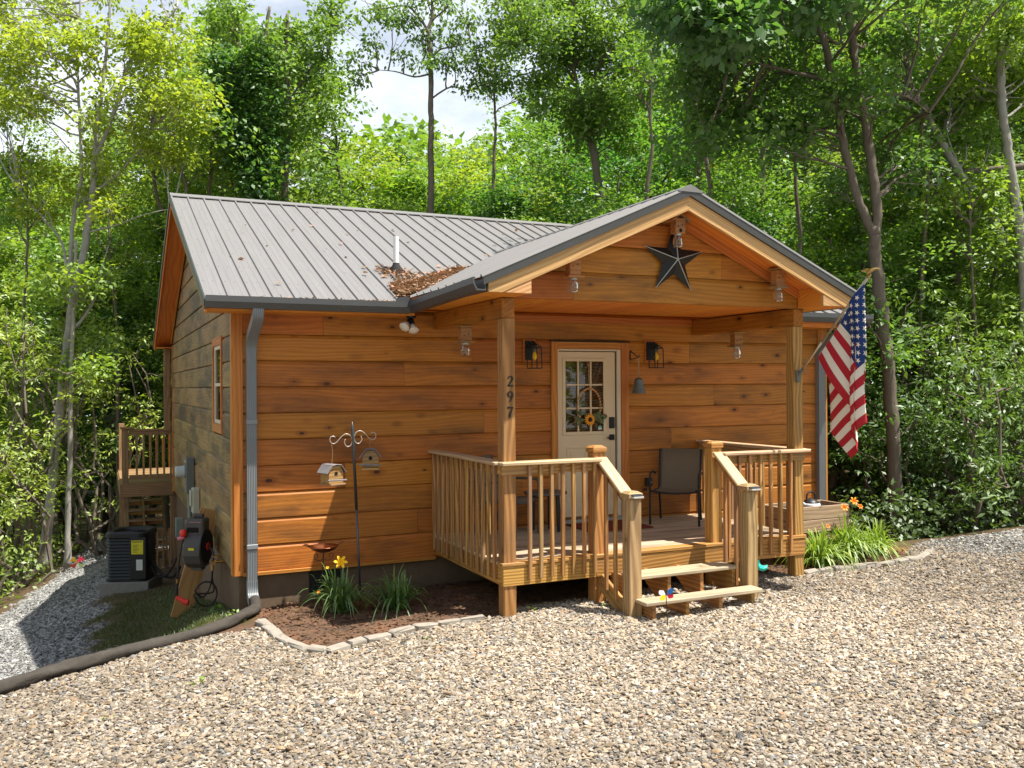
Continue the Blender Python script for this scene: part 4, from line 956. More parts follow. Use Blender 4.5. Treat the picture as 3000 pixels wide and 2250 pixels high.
# ---- wreath
t = thing('door_wreath', 'wooden bead wreath with an orange sunflower hanging on the door', 'wreath', (4.345, -.03, 1.93))
for k in range(26):
    a = math.radians(-35+k*250/25); MB().lathe([(.003, -.0145), (.011, -.010), (.0155, 0), (.011, .010), (.003, .0145)], 8, 0, Matrix.Translation((.168*math.cos(a), 0, .10+.20*math.sin(a)*1.12))).build('bead', M['bead'], t, True)
MB().tube([(.0, .0, .34), (-.01, .004, .62)], .003, 5).lathe([(.004, -.03), (.02, .0), (.004, .03)], 8, 0, Matrix.Translation((-.01, .0, .63))).build('hanger', M['brass'], t)
f_ = MB()
for rr, nn_, hh in ((.088, 15, -.012), (.066, 13, -.02)):
    for k in range(nn_):
        a = 2*math.pi*k/nn_+hh*20; d = Vector((math.cos(a), 0, math.sin(a))); s_ = Vector((-d.z, 0, d.x)); c0 = Vector((.0, hh, -.07))
        f_.add([c0+d*.02-s_*.006, c0+d*rr*.6-s_*.013+Vector((0, -.012, 0)), c0+d*rr, c0+d*rr*.6+s_*.013+Vector((0, -.012, 0)), c0+d*.02+s_*.006], [(0, 1, 2, 3, 4)])
fl_ = f_.build('sunflower', M['petal'], t)
MB().lathe([(.032, .0), (.028, .012), (.012, .018)], 12, 0, Matrix.Translation((.0, -.02, -.07)) @ Matrix.Rotation(math.radians(90), 4, 'X')).build('flower_heart', M['petaldark'], fl_)
for k in range(30):
    a = rng.choice([rng.uniform(-.35, .75), rng.uniform(2.4, 3.5)]); r_ = rng.uniform(.06, .20); c0 = Vector((r_*math.cos(a), rng.uniform(-.02, .005), -.06+r_*math.sin(a)*.75)); d = Vector((math.cos(a)+rng.uniform(-.5, .5), rng.uniform(-.4, .1), math.sin(a)+rng.uniform(-.6, .4))).normalized(); s_ = d.cross(Vector((0, 1, 0))).normalized()
    L_f = rng.uniform(.05, .085)
    MB().add([c0, c0+d*L_f*.35-s_*.019, c0+d*L_f*.8-s_*.013, c0+d*L_f, c0+d*L_f*.8+s_*.013, c0+d*L_f*.35+s_*.019], [(0, 1, 2, 3, 4, 5)]).build('leaf', M['sage'], t)
for sx in (-1, 1):
    bb = MB()
    for k in range(7):
        p = Vector((sx*(.19+.010*k), -.01, -.02-.018*k if sx < 0 else -.02+.012*k*(.8-.15*k))); bb.lathe([(.002, -.008), (.009, 0), (.002, .008)], 6, 0, Matrix.Translation(p))
    bb.build('berry_sprig', M['berry'], t)
# ---- doormat
t = tag(MB().box((3.93, -.80, FL+.003), (4.80, -.14, FL+.018), .006).build('doormat', M['mat']), 'red brown doormat lying before the cream front door', 'doormat')
# ---- flood light
t = thing('flood_light', 'twin flood light with two pale bulbs under the eave', 'flood light', (1.86, -.40, 3.085))
MB().lathe([(.055, -.025), (.055, .0)], 14).build('base', M['black'], t)
for d in (Vector((-.62, -.45, -.62)), Vector((.02, -.50, -.80))):
    d.normalize(); q = d.to_track_quat('Z', 'Y').to_matrix().to_4x4(); o0 = Vector((0, 0, -.03))
    MB().lathe([(.018, .0), (.024, .02), (.027, .075), (.024, .085)], 12, 0, Matrix.Translation(o0) @ q).build('socket', M['black'], t)
    MB().lathe([(.024, .088), (.034, .12), (.056, .158), (.060, .168), (.052, .176), (.0, .180)], 18, 0, Matrix.Translation(o0) @ q).build('bulb', M['bulbwhite'], t, True)
# ---- carpenter bee traps
def trap(loc, label, kind='flat', zj=0, hgt=.20):
    t = thing('bee_trap', label, 'bee trap', loc, group='wooden bee traps with glass jars under the porch roof')
    bd_ = MB(); bd_.box((-.062, -.05, -hgt), (.062, .05, -.02), .004)
    blk = bd_.build('block', M['trapwood'], t)
    for x_, z_ in ((-.03, -.11), (.022, -.09)): MB().lathe([(.007, 0), (.007, .004)], 8, 0, Matrix.Translation((x_, -.049, z_)) @ Matrix.Rotation(math.radians(90), 4, 'X')).build('hole', M['hole'], blk)
    if kind == 'peak': MB().lathe([(.02, 0), (.02, .004)], 10, 0, Matrix.Translation((.0, -.049, -.15)) @ Matrix.Rotation(math.radians(90), 4, 'X')).build('hole', M['hole'], blk)
    if kind == 'peak':
        for s_ in (-1, 1): MB().bar((0, 0, .025), (s_*.115, 0, -.055), .15, .014).build('roof_board', M['trapwood'], t)
    else: MB().box((-.085, -.075, -.018), (.085, .075, .0), .004).build('roof_board', M['trapwood'], t)
    if kind != 'peak': MB().box((-.088, -.078, -hgt-.022), (.088, .078, -hgt-.002), .004).build('base_board', M['trapwood'], t)
    z0 = -hgt-.024 if kind != 'peak' else -hgt-.002
    MB().lathe([(.040, z0), (.040, z0-.016)], 14).build('lid', M['silver'], t)
    j = MB().lathe([(.036, z0-.017), (.036, z0-.024), (.050, z0-.045), (.053, z0-.06), (.052, z0-.125), (.045, z0-.140), (.0, z0-.142)], 16).build('jar', M['jar'], t, True)
    lf = []
    for k in range(14):
        a = rng.uniform(0, 6.3); lf.append((rng.uniform(0, .035)*math.cos(a), rng.uniform(0, .035)*math.sin(a), z0-.135+rng.uniform(0, .012)))
    lb = MB()
    for p in lf: lb.add([(p[0]-.012, p[1], p[2]), (p[0], p[1]-.008, p[2]+.004), (p[0]+.012, p[1], p[2]), (p[0], p[1]+.008, p[2]+.005)], [(0, 1, 2, 3)])
    lb.build('dead_bees', M['litter'], j)
trap((2.33, -.85, 2.955), 'wooden bee trap with small glass jar hanging under the left porch beam', hgt=.165)
trap((6.02, -.85, 2.955), 'wooden bee trap with small glass jar hanging under the right porch beam', hgt=.165)
trap((2.945, -2.20, 3.575), 'wooden bee trap with glass jar at the left slope of the porch gable')
trap((5.52, -2.20, 3.575), 'wooden bee trap with glass jar at the right slope of the porch gable')
trap((4.19, -2.20, 4.05), 'bee trap with its own little peaked roof at the gable peak beside the black star', 'peak', hgt=.18)
# ---- barn star
t = thing('barn_star', 'large black tin star with pale raised edges on the porch gable', 'star', (4.245, -2.045, 3.620))
R1, R2 = .385, .150; ring_ = [(R1 if k % 2 == 0 else R2, math.radians(90-1.5+36*k)) for k in range(10)]
V = [(r*math.cos(a), .0, r*math.sin(a)) for r, a in ring_]+[(0, -.075, 0), (0, .02, 0)]
new('star_body', mesh('star_body', V, [(i, (i+1) % 10, 10) for i in range(10)]+[((i+1) % 10, i, 11) for i in range(10)], M['starblack']), t)
for k in range(0, 10, 2): MB().tube([(V[k][0], -.002, V[k][2]), (0, -.078, 0)], [.0035, .006], 6).build('raised_edge', M['silver'], t)
# ---- flag on its pole
tipP = Vector((6.0, -3.02, 3.405)); brP = Vector((5.97, -2.02, 2.40))
pd = (tipP-brP).normalized(); PL = (tipP-brP).length
t = thing('flagpole', 'slanted silver flagpole with gilt finial bracketed to the right porch post', 'flagpole', tuple(brP))
MB().tube([(0, 0, 0), tuple(pd*PL*.36)], .011, 10).tube([tuple(pd*PL*.36), tuple(pd*PL)], .0145, 10).build('pole', M['polesilver'], t, True)
MB().box((-.028, -.004, -.085), (.028, .03, .055), .008).tube([tuple(pd*-.02), tuple(pd*.10)], .019, 10).build('bracket', M['meter'], t)
e = MB(); q = pd*PL
e.lathe([(.018, 0), (.020, .02), (.010, .03), (.014, .045)], 10, 0, Matrix.Translation(q) @ pd.to_track_quat('Z', 'Y').to_matrix().to_4x4())
bodyp = q+pd*.05
e.tube(spline([bodyp+Vector((-.03, .03, -.005)), bodyp+Vector((0, 0, .03)), bodyp+Vector((.035, -.035, .05)), bodyp+Vector((.06, -.06, .04))], 3), [.006, .014, .018, .02, .018, .015, .012, .010, .012, .005], 8)
for s_ in (-1, 1): e.add([bodyp+Vector((.01, -.01, .035)), bodyp+Vector((-.02+.03*s_, .02+.03*s_, .055)), bodyp+Vector((-.07+.02*s_, .06+.02*s_, .03)), bodyp+Vector((-.02, .02, .015))], [(0, 1, 2, 3)])
e.build('finial', M['gold'], t)
HO, FLY = .97, 1.62
ph_ = Vector((0, 0, 0))
eh = -pd                                   # along the hoist, down the pole
def tri(q, A):                             # accordion fold
    p = q % (2*A); return p if p < A else 2*A-p
FOLD = [0, .20, .33, .74, 1.02, 1.6]; LAT = [0, -.20, -.10, -.62, -.28, -.70]       # pleats: distance across the cloth, where each fold hangs
def flag_pt(h, f):
    """h metres down the hoist, f metres along the fly; the cloth hangs from the pole, folded along the vertical under its tip"""
    q = (f-h)*.7071; z = -(f+h)*.7071
    sag = .20*max(0, 1-abs(f-.55*HO)/(.9*HO))*(h/HO)**1.5
    z -= sag
    drop = min(1., f/.5)
    if q <= 0:
        qq = q*(1-.06*sst(.1, 1.2, f)); xo = -.045*math.sin(q*7.)*drop+.02*math.sin(f*5+h*3)*drop
        layer = 0
    else:
        k = 0
        while k < 4 and q > FOLD[k+1]: k += 1
        fr2 = (q-FOLD[k])/(FOLD[k+1]-FOLD[k]); qq = LAT[k]+(LAT[k+1]-LAT[k])*fr2
        xo = (-.030*(k+fr2) if k < 2 else .05+.030*(k-2+fr2)-.11*max(0, 1-(k-2+fr2)/.15))-.020*math.sin(fr2*math.pi)*(1 if k % 2 == 0 else -1)
        z += -.015*k
    xo += .012*math.sin(z*6.+qq*4)
    return tipP-pd*.045+Vector((xo, qq*-1.0, z-.02))
NH, NF1, NF2 = 13*3, 22, 34
hs_ = [HO*i/NH for i in range(NH+1)]; fs_ = [FLY*.4*i/NF1 for i in range(NF1)]+[FLY*.4+FLY*.6*i/NF2 for i in range(NF2+1)]
V = [flag_pt(h, f) for h in hs_ for f in fs_]; nf = len(fs_); F = []; MI = []
for i in range(NH):
    for j in range(nf-1):
        F.append((i*nf+j, i*nf+j+1, (i+1)*nf+j+1, (i+1)*nf+j)); st_ = i//3
        MI.append(2 if st_ < 7 and fs_[j] < FLY*.4-1e-6 else (0 if st_ % 2 == 0 else 1))
t = thing('flag', 'red white and blue stars and stripes flag hanging folded from the slanted pole', 'flag', tuple(tipP))
o = new('cloth', mesh('cloth', [v-tipP for v in V], F, [M['flagred'], M['flagwhite'], M['flagblue']], True, MI), t)
sb_ = MB(); cw, chh = FLY*.4, HO*7/13
for r_ in range(9):
    for c_ in range(6 if r_ % 2 == 0 else 5):
        hc = chh*(r_+1)/10; fc = cw*((c_*2+1 if r_ % 2 == 0 else c_*2+2))/12; rs = HO*.0308
        du = flag_pt(hc+.01, fc)-flag_pt(hc-.01, fc); dv = flag_pt(hc, fc+.01)-flag_pt(hc, fc-.01); nn = du.cross(dv).normalized()
        for sgn in (-1, 1):
            P = []
            for k in range(10):
                a = math.pi/2+k*math.pi/5; rr = rs if k % 2 == 0 else rs*.4; P.append(flag_pt(hc-rr*math.sin(a), fc+rr*math.cos(a))+nn*.004*sgn-tipP)
            sb_.add(P+[flag_pt(hc, fc)+nn*.004*sgn-tipP], [(k, (k+1) % 10, 10) for k in range(10)])
sb_.build('stars', M['flagwhite'], t)
# ---- chairs
def chair(loc, rz, label, fm, wide=.60):
    t = thing('patio_chair', label, 'chair', loc, rz, group='mesh patio chairs on the porch'); h = wide/2
    for s_ in (-1, 1):
        x = s_*h
        MB().tube(spline([(x, -.27, 0), (x, -.275, .30), (x, -.27, .58), (x, -.22, .63), (x, .0, .635), (x, .14, .60)], 4), .014, 8).build('front_leg', fm, t, True)
        MB().tube(spline([(x*.86, .30, 0), (x*.86, .24, .25), (x*.86, .19, .42), (x*.88, .27, .70), (x*.88, .34, .90)], 4), .014, 8).build('rear_leg', fm, t, True)
        MB().tube([(x*.86, .22, .40), (x*.86, -.26, .42)], .013, 8).build('side_rail', fm, t, True)
    MB().tube(spline([(-h, -.272, .42), (-h*.5, -.275, .40), (0, -.275, .393), (h*.5, -.275, .40), (h, -.272, .42)], 3), .013, 8).build('front_rail', fm, t, True)
    V = []; n = 12
    for i in range(n+1):
        u = -1+2*i/n; sg_ = .03*(1-u*u)
        V += [(u*h*.84, -.27, .42-sg_*.6), (u*h*.84, -.05, .415-sg_), (u*h*.84, .15, .41-sg_), (u*h*.84, .20, .44-sg_*.5), (u*h*.85, .265+sg_*.6, .68), (u*h*.86, .345+sg_*.2, .905)]
    F = [(i*6+j, i*6+j+1, (i+1)*6+j+1, (i+1)*6+j) for i in range(n) for j in range(5)]
    o = new('sling', mesh('sling', V, F, M['sling'], True), t); o.modifiers.new('thick', 'SOLIDIFY').thickness = .004
    return t
chair((5.31, -.56, FL+.002), math.radians(-43), 'black framed patio chair with taupe mesh sling, right of the steps', M['chairframe'])
chair((2.98, -.48, FL+.002), math.radians(38), 'bronze framed patio chair behind the left porch balusters', M['greyframe'])
t = thing('side_table', 'low dark side table behind the balusters left of the door', 'table', (3.52, -.42, FL+.002))
MB().lathe([(.01, .44), (.25, .44), (.262, .452), (.255, .47), (.01, .472)], 28).build('table_top', M['greyframe'], t)
for k in range(4):
    a = math.radians(45+90*k); MB().bar((.17*math.cos(a), .17*math.sin(a), 0), (.15*math.cos(a), .15*math.sin(a), .44), .05, .022).build('leg', M['black'], t)
# ---- outlet box
t = thing('outlet_box', 'small dark weatherproof outlet box on the wall behind the patio chair', 'outlet box', (5.22, -.018, 1.02))
MB().box((-.05, -.055, -.05), (.05, .0, .06), .012).build('cover', M['chairframe'], t); MB().box((-.012, -.060, -.012), (.022, -.056, .02), .001).build('window', M['labelwhite'], t)
# ---- planter box
t = thing('planter_box', 'raised wooden planter box on legs right of the porch', 'planter', (6.30, -1.45, G(6.8, -1.2)))
pzb = .46-t.location.z; pzt = .775-t.location.z
for i, (z0, z1) in enumerate(((pzb, pzb+.150), (pzb+.158, pzt))):
    for lo, hi in (((0, 0, z0), (1.0, .035, z1)), ((0, .465, z0), (1.0, .50, z1)), ((0, .036, z0), (.035, .464, z1)), ((.965, .036, z0), (1.0, .464, z1))): box('side_board', lo, hi, M['planter'], t)
for x_, y_ in ((.06, .04), (.87, .04), (.06, .40), (.87, .40)): box('leg', (x_, y_, -.02), (x_+.07, y_+.06, pzb+.02), M['planter'], t)
MB().box((.037, .037, pzb+.02), (.963, .463, pzt-.05), .01).build('soil', M['ventdark'], t)
t = thing('kettle', 'black and white enamel kettle standing in the wooden planter', 'kettle', (6.90, -1.20, .70))
MB().lathe([(.01, 0), (.10, .0), (.115, .03), (.105, .09), (.07, .125), (.03, .135), (.012, .15)], 18).build('body', M['chairframe'], t, True)
MB().tube(spline([(.07, 0, .12), (.06, 0, .20), (0, 0, .225), (-.06, 0, .20), (-.07, 0, .12)], 4), .011, 8).build('handle', M['chairframe'], t)
MB().tube([(-.09, 0, .05), (-.16, 0, .12)], [.022, .014], 8).build('spout', M['whiteblack'], t); MB().lathe([(.112, .025), (.119, .04), (.114, .075), (.108, .085)], 18).build('enamel_band', M['whiteblack'], t, True)
# ---- shepherd's hook, bird houses
hb = Vector((1.265, -.42, -.06)); ht = on(1032, 1235, 1, -.52)
t = thing('shepherd_hook', 'leaning grey steel hook pole with scrolled arms in the flower bed', 'garden hook', tuple(hb))
D = ht-hb
MB().tube([(0, 0, -.1), tuple(D*.55)], .013, 10).tube([tuple(D*.52), tuple(D*.96), tuple(D)], [.0165, .0165, .003], 10).build('pole', M['polegrey'], t, True)
sc_ = D*.90
def arm(s_, zo):
    pts = [(s_*.075, .065), (s_*.03, .045), (s_*.02, -.0), (s_*.05, -.045), (s_*.095, -.03), (s_*.10, .01)]
    a = MB(); a.tube(spline([sc_+Vector((s_*.085, 0, zo+.03)), sc_+Vector((s_*.095, 0, zo-.01)), sc_+Vector((s_*.065, 0, zo-.05)), sc_+Vector((s_*.025, 0, zo-.035)), sc_+Vector((s_*.012, 0, zo+.02)), sc_+Vector((s_*.035, 0, zo+.07)), sc_+Vector((s_*.085, 0, zo+.085)), sc_+Vector((s_*.14, 0, zo+.045)), sc_+Vector((s_*.18, 0, zo+.0)), sc_+Vector((s_*.22, 0, zo-.015)), sc_+Vector((s_*.25, 0, zo+.015)), sc_+Vector((s_*.245, 0, zo+.055)), sc_+Vector((s_*.21, 0, zo+.065)), sc_+Vector((s_*.195, 0, zo+.05))], 5), .0055, 6)
    a.build('scroll_arm', M['scroll'], t, True); return hb+sc_+Vector((s_*.215, 0, zo-.02))
hl_, hr_ = arm(-1, -.02), arm(1, .01)
def birdhouse(top, hang, label, rz, k):
    t = thing('birdhouse', label, 'birdhouse', (top.x, top.y, top.z-hang), rz, group='hanging wooden birdhouses')
    w_, d_, h_ = .085, .085, .13
    fr = [(-w_, -d_, -.20), (w_, -d_, -.20), (w_, -d_, -.085), (.05, -d_, -.02), (-.05, -d_, -.02), (-w_, -d_, -.085)]; n = 6
    V = fr+[(x_, d_, z_) for x_, _, z_ in fr]
    bdy = new('body', mesh('body', V, [(5, 4, 3, 2, 1, 0), (6, 7, 8, 9, 10, 11)]+[(i, (i+1) % 6, (i+1) % 6+6, i+6) for i in range(6)], M['housewood']), t)
    MB().lathe([(.021, 0), (.021, .003)], 14, 0, Matrix.Translation((0, -d_-.0005, -.10)) @ Matrix.Rotation(math.radians(90), 4, 'X')).build('hole', M['hole'], bdy)
    for s_ in (-1, 1):
        MB().bar((s_*.0, 0, -.006), (s_*.058, 0, -.012), d_*2+.05, .007).bar((s_*.052, 0, -.012), (s_*.118, 0, -.098), d_*2+.05, .007).build('roof_sheet', M['houseroof'], t)
    MB().bar((-.12, -d_-.03, -.165), (.11, -d_-.03, -.172), .018, .016).build('perch', M['houseroof'], t)
    MB().box((-.09, -d_-.045, -.222), (.09, d_+.005, -.202), .003).build('floor_board', M['housewood'], t)
    MB().tube([(0, 0, -.004), (.012*k, 0, hang*.5), (0, 0, hang)], .0022, 5).build('wire', M['rope'], t)
birdhouse(hl_+Vector((-.03, -.05, 0)), .20, 'hanging birdhouse on the left arm of the hook, hung lower', math.radians(18), 1)
birdhouse(hr_+Vector((-.03, -.02, 0)), .085, 'hanging birdhouse on the right arm of the hook, hung higher', math.radians(-16), -1)
# ---- bird bath
t = thing('bird_bath', 'small copper bird bath on a thin iron stake before the wall', 'bird bath', (.82, -.42, G(.82, -.42)))
bz = on(948, 1605, 1, -.42); bzl = bz.z-t.location.z; ox = bz.x-.82
MB().lathe([(.01, -.045), (.06, -.042), (.125, -.015), (.150, .012), (.158, .018), (.152, .022), (.12, -.002), (.05, -.026), (.005, -.030)], 28, 0, Matrix.Translation((ox, 0, bzl))).build('bowl', M['copper'], t, True)
MB().tube([(0, 0, -.1), (ox, 0, bzl-.04)], .007, 8).build('stake', M['iron'], t)
for s_ in (-1, 1):
    c0 = Vector((ox, 0, bzl-.06)); MB().tube(spline([c0+Vector((s_*.01, 0, -.06)), c0+Vector((s_*.05, 0, -.075)), c0+Vector((s_*.095, 0, -.05)), c0+Vector((s_*.10, 0, -.01)), c0+Vector((s_*.07, 0, .0)), c0+Vector((s_*.06, 0, -.03)), c0+Vector((s_*.075, 0, -.04))], 4), .004, 5).build('scroll', M['iron'], t)
    bb = Vector((ox+s_*.165, 0, bzl+.035)); MB().tube(spline([bb+Vector((-.03*s_, 0, -.01)), bb, bb+Vector((.03*s_, 0, .012)), bb+Vector((.055*s_, 0, .005))], 3), [.003, .007, .011, .013, .013, .012, .010, .008, .006, .002], 8).build('bird', M['copper'], t, True)
# ---- daylilies: strap leaves arching out of a clump
def lily(name, label, loc, n, L, seed, flowers, tint, group, spread=1.0, mat='lilyflower'):
    r = np.random.default_rng(seed); t = thing(name, label, 'daylily', loc, group=group); V = []
    for k in range(n):
        a = r.uniform(0, 6.283); l = L*r.uniform(.65, 1.1); out0 = r.uniform(.25, 1.2)*spread; b0 = np.array([r.normal(0, .05), r.normal(0, .05), 0]); d = np.array([math.cos(a), math.sin(a), 0]); sd = np.array([-d[1], d[0], 0]); w0 = r.uniform(.007, .012)
        pts = []
        for i in range(8):
            s_ = i/7; x_ = out0*l*(s_-.15*s_*s_)*.75; z_ = max(-.02, l*(s_*(1.25-.25*out0)-(.35+.62*out0)*s_**2.1))
            pts.append(b0+d*x_+np.array([0, 0, z_]))
        for i in range(7):
            wa, wb = w0*(1-(i/7)**3)+.0008, w0*(1-((i+1)/7)**3)+.0008
            V.append([pts[i]-sd*wa, pts[i]+sd*wa, pts[i+1]+sd*wb, pts[i+1]-sd*wb])
    tone = np.repeat(r.random(n), 7)
    lo_ = new('leaves', quads('leaves', np.array(V), M['blade'], tone), t); lo_['kind'] = 'stuff'; lo_.color = (*tint, 1)
    for fx, fy, fz, fs, mt in flowers:
        st = MB().tube(spline([(fx*.2, fy*.2, 0), (fx*.7, fy*.7, fz*.7), (fx, fy, fz)], 4), .003, 5).build('stem', M['blade'], t); st.color = (*tint, 1)
        fb = MB(); ctr = Vector((fx, fy, fz)); ax = Vector((-.2, -.8, .55)).normalized(); u_ = ax.orthogonal().normalized(); v_ = ax.cross(u_)
        for k in range(6):
            a = k*math.pi/3; d = u_*math.cos(a)+v_*math.sin(a); s_ = ax.cross(d)
            fb.add([ctr, ctr+ax*fs*.5+d*fs*.35-s_*fs*.22, ctr+ax*fs*.6+d*fs*.75-s_*fs*.2, ctr+ax*fs*.5+d*fs, ctr+ax*fs*.6+d*fs*.75+s_*fs*.2, ctr+ax*fs*.5+d*fs*.35+s_*fs*.22], [(0, 1, 2, 5), (2, 3, 4, 5)])
        fb.build('flower', M[mt], t)
    return t
g1 = 'daylily clumps in the flower beds'
lily('daylily', 'daylily clump with one open yellow bloom beside the bird bath', (.93, -.92, G(.93, -.92)), 125, .74, 3, [(-.02, -.05, .50, .075, 'lilyflower'), (-.15, -.02, .46, .018, 'lilyflower'), (-.26, -.10, .24, .016, 'lilyorange')], (.80, .95, .95), g1)
lily('daylily', 'flowerless daylily clump near the left porch post', (1.45, -1.16, G(1.45, -1.16)), 115, .70, 5, [], (.75, .95, .9), g1)
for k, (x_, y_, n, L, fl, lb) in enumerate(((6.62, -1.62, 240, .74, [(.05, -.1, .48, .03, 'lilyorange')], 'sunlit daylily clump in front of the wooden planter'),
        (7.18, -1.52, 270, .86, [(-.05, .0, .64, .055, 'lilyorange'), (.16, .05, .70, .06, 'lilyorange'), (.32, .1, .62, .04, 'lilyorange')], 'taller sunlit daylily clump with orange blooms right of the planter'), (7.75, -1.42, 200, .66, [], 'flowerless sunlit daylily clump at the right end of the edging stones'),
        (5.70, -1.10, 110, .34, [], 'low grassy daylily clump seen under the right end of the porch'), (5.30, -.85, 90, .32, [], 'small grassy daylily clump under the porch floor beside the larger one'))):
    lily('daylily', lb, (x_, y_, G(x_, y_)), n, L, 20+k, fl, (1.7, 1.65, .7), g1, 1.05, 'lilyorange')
# ---- edging stones
def stones(pts, seed, label, wd=.09, ht=.075):
    r = random.Random(seed); t = thing('stone_edging', label, 'edging', (pts[0][0], pts[0][1], 0)); P = [Vector((a, b, 0)) for a, b in pts]; org = Vector((pts[0][0], pts[0][1], 0)); i = 0; pos = P[0].copy(); path = spline(P, 12); acc = 0; k = 0; start = path[0]; Ln = r.uniform(.16, .26)
    for a, b in zip(path, path[1:]):
        acc += (b-a).length
        if acc > Ln:
            d = (b-start).normalized(); L_s = (b-start).length-.012; mid = (start+b)/2; z_ = G(mid.x, mid.y)
            V, F = cbox(L_s, wd*r.uniform(.8, 1.2), ht*r.uniform(.8, 1.15), .012); V = [(x_+r.uniform(-.009, .009), y_+r.uniform(-.009, .009), z2+r.uniform(-.007, .007)) for x_, y_, z2 in V]
            o = new('stone', mesh('stone', V, F, M['stone']), t, mid-org+Vector((0, 0, z_+.012))); o.rotation_euler = (r.uniform(-.1, .1), r.uniform(-.08, .08), math.atan2(d.y, d.x)+r.uniform(-.08, .08)); start = b.copy(); acc = 0; Ln = r.uniform(.15, .28)
stones(BED_L[1:], 5, 'row of flat grey stones edging the left flower bed')
stones([(6.12, -1.92), (6.5, -1.97), (7.08, -2.0), (7.6, -2.0), (7.95, -1.95), (8.3, -1.80), (8.5, -1.55)], 8, 'row of flat grey stones edging the daylily bed right of the porch')
# ---- drain pipe in black fabric sock
t = thing('drain_pipe', 'black corrugated drain pipe in a fabric sock running from the downspout', 'drain pipe', (.165, -.25, 0))
path = [(.170, -.20, .045), (.170, -.30, .02), (.150, -.42, -.0)]+[(a, b, G(a, b)+.058) for a, b in HOSE[1:]]
P = spline(path, 40); r_ = []; V = []; n = 14; F = []; acc = 0
s = N('fabric_sock'); v = s.coords(rnd=False); f = s.noise(v, 9, 6, .7); f2 = s.noise(v, 60, 3)
M['fabrichose'] = s.bsdf(s.mix(f, (.022, .019, .017), (.085, .073, .06)), .85, 0, .2, bump=f2, bstr=.5)
org = t.location.copy(); up0 = None
for i, p in enumerate(P):
    tg = (P[min(i+1, len(P)-1)]-P[max(i-1, 0)]).normalized(); sd = tg.cross(ZV).normalized(); uu = sd.cross(tg); 
    if i: acc += (P[i]-P[i-1]).length
    R_ = .056*(1+.045*math.sin(acc*2*math.pi/.022)*(.5 if acc > .45 else 1.3)); 
    for k in range(n):
        a = 2*math.pi*k/n; wr = 1+(.13*math.sin(a*3+acc*9)+.08*math.sin(a*5-acc*17)+.05*math.sin(a*7+acc*31))*(1 if acc > .35 else .1)*(.6+.4*math.sin(acc*3)); V.append(p+sd*math.cos(a)*R_*wr+uu*math.sin(a)*R_*wr*.92-org)
    if i: F += [((i-1)*n+k, (i-1)*n+(k+1) % n, i*n+(k+1) % n, i*n+k) for k in range(n)]
new('pipe', mesh('pipe', V, F, M['fabrichose'], True), t)
# ---- air conditioner
azz = on(395, 1702, 1, 6.5); az = azz.z+.06
t = thing('air_conditioner', 'black louvred air conditioner unit on a pad at the cabin side', 'air conditioner', (-.83, 6.5, az), math.radians(-20)); t.scale = (.86, .86, .88)
MB().box((-.45, -.45, -.26), (.45, .45, .0), .01).build('pad', M['concrete'], t)
def rrect(w_, r_, n=5):
    return [(sx*(w_-r_)+r_*math.cos(a0+math.pi/2*i/n), sy*(w_-r_)+r_*math.sin(a0+math.pi/2*i/n)) for sx, sy, a0 in ((1, 1, 0), (-1, 1, math.pi/2), (-1, -1, math.pi), (1, -1, 1.5*math.pi)) for i in range(n+1)]
def shell(z0, z1, w0, w1, r0=.19):
    A = rrect(w0, r0); B = rrect(w1, r0); n = len(A); V = [(a, b, z0) for a, b in A]+[(a, b, z1) for a, b in B]
    return V, [(i, (i+1) % n, (i+1) % n+n, i+n) for i in range(n)]+[tuple(range(n-1, -1, -1)), tuple(range(n, 2*n))]
MB().add(*shell(.03, .86, .355, .355)).build('coil', M['acdark'], t)
for k in range(13): z = .05+k*.060; V, F = shell(z, z+.046, .402, .376); MB().add(V, F).build('louvre', M['acblack'], t)
MB().add(*shell(.0, .045, .41, .41)).build('base', M['acblack'], t)
A = rrect(.412, .20); B = rrect(.412, .20); C = rrect(.37, .18); Dd = rrect(.30, .18); n = len(A); V = [(a, b, .83) for a, b in A]+[(a, b, .90) for a, b in B]+[(a, b, .935) for a, b in C]+[(a, b, .92) for a, b in Dd]+[(a*.95, b*.95, .87) for a, b in Dd]
new('top_cap', mesh('top_cap', V, [(j*n+i, j*n+(i+1) % n, (j+1)*n+(i+1) % n, (j+1)*n+i) for j in range(4) for i in range(n)], M['acblack']), t)
fg = MB()
for k in range(7): r_ = .05+k*.037; fg.tube([(r_*math.cos(a), r_*math.sin(a), .90) for a in np.linspace(0, 6.283, 25)], .004, 5)
for k in range(6): a = k*math.pi/6; fg.bar((-.29*math.cos(a), -.29*math.sin(a), .895), (.29*math.cos(a), .29*math.sin(a), .895), .006, .006, bev=.001)
fg.build('fan_guard', M['acblack'], t)
MB().box((.10, -.425, .05), (.40, -.400, .83), .008).build('corner_panel', M['acblack'], t)
MB().box((.13, -.431, .52), (.35, -.426, .78), .001).build('energy_label', M['labelyellow'], t)
pl_ = MB(); pl_.box((.15, -.434, .745), (.33, -.432, .762), .0005)
for k in range(6): pl_.box((.16, -.434, .56+k*.026), (.16+.15*rng.uniform(.5, 1), -.432, .567+k*.026), .0005)
pl_.build('label_print', M['print'], t)
MB().box((.22, -.431, .22), (.34, -.426, .42), .001).build('spec_label', M['labelwhite'], t)
MB().tube(spline([(.40, -.15, .25), (.55, -.2, .05), (.75, -.3, .10), (.92, -.45, .30), (.98, -.45, .45)], 6), .02, 8).tube(spline([(.40, -.10, .35), (.60, -.1, .08), (.85, -.2, .04), (1.0, -.3, .25)], 6), .032, 8).build('refrigerant_line', M['rubber'], t, True)
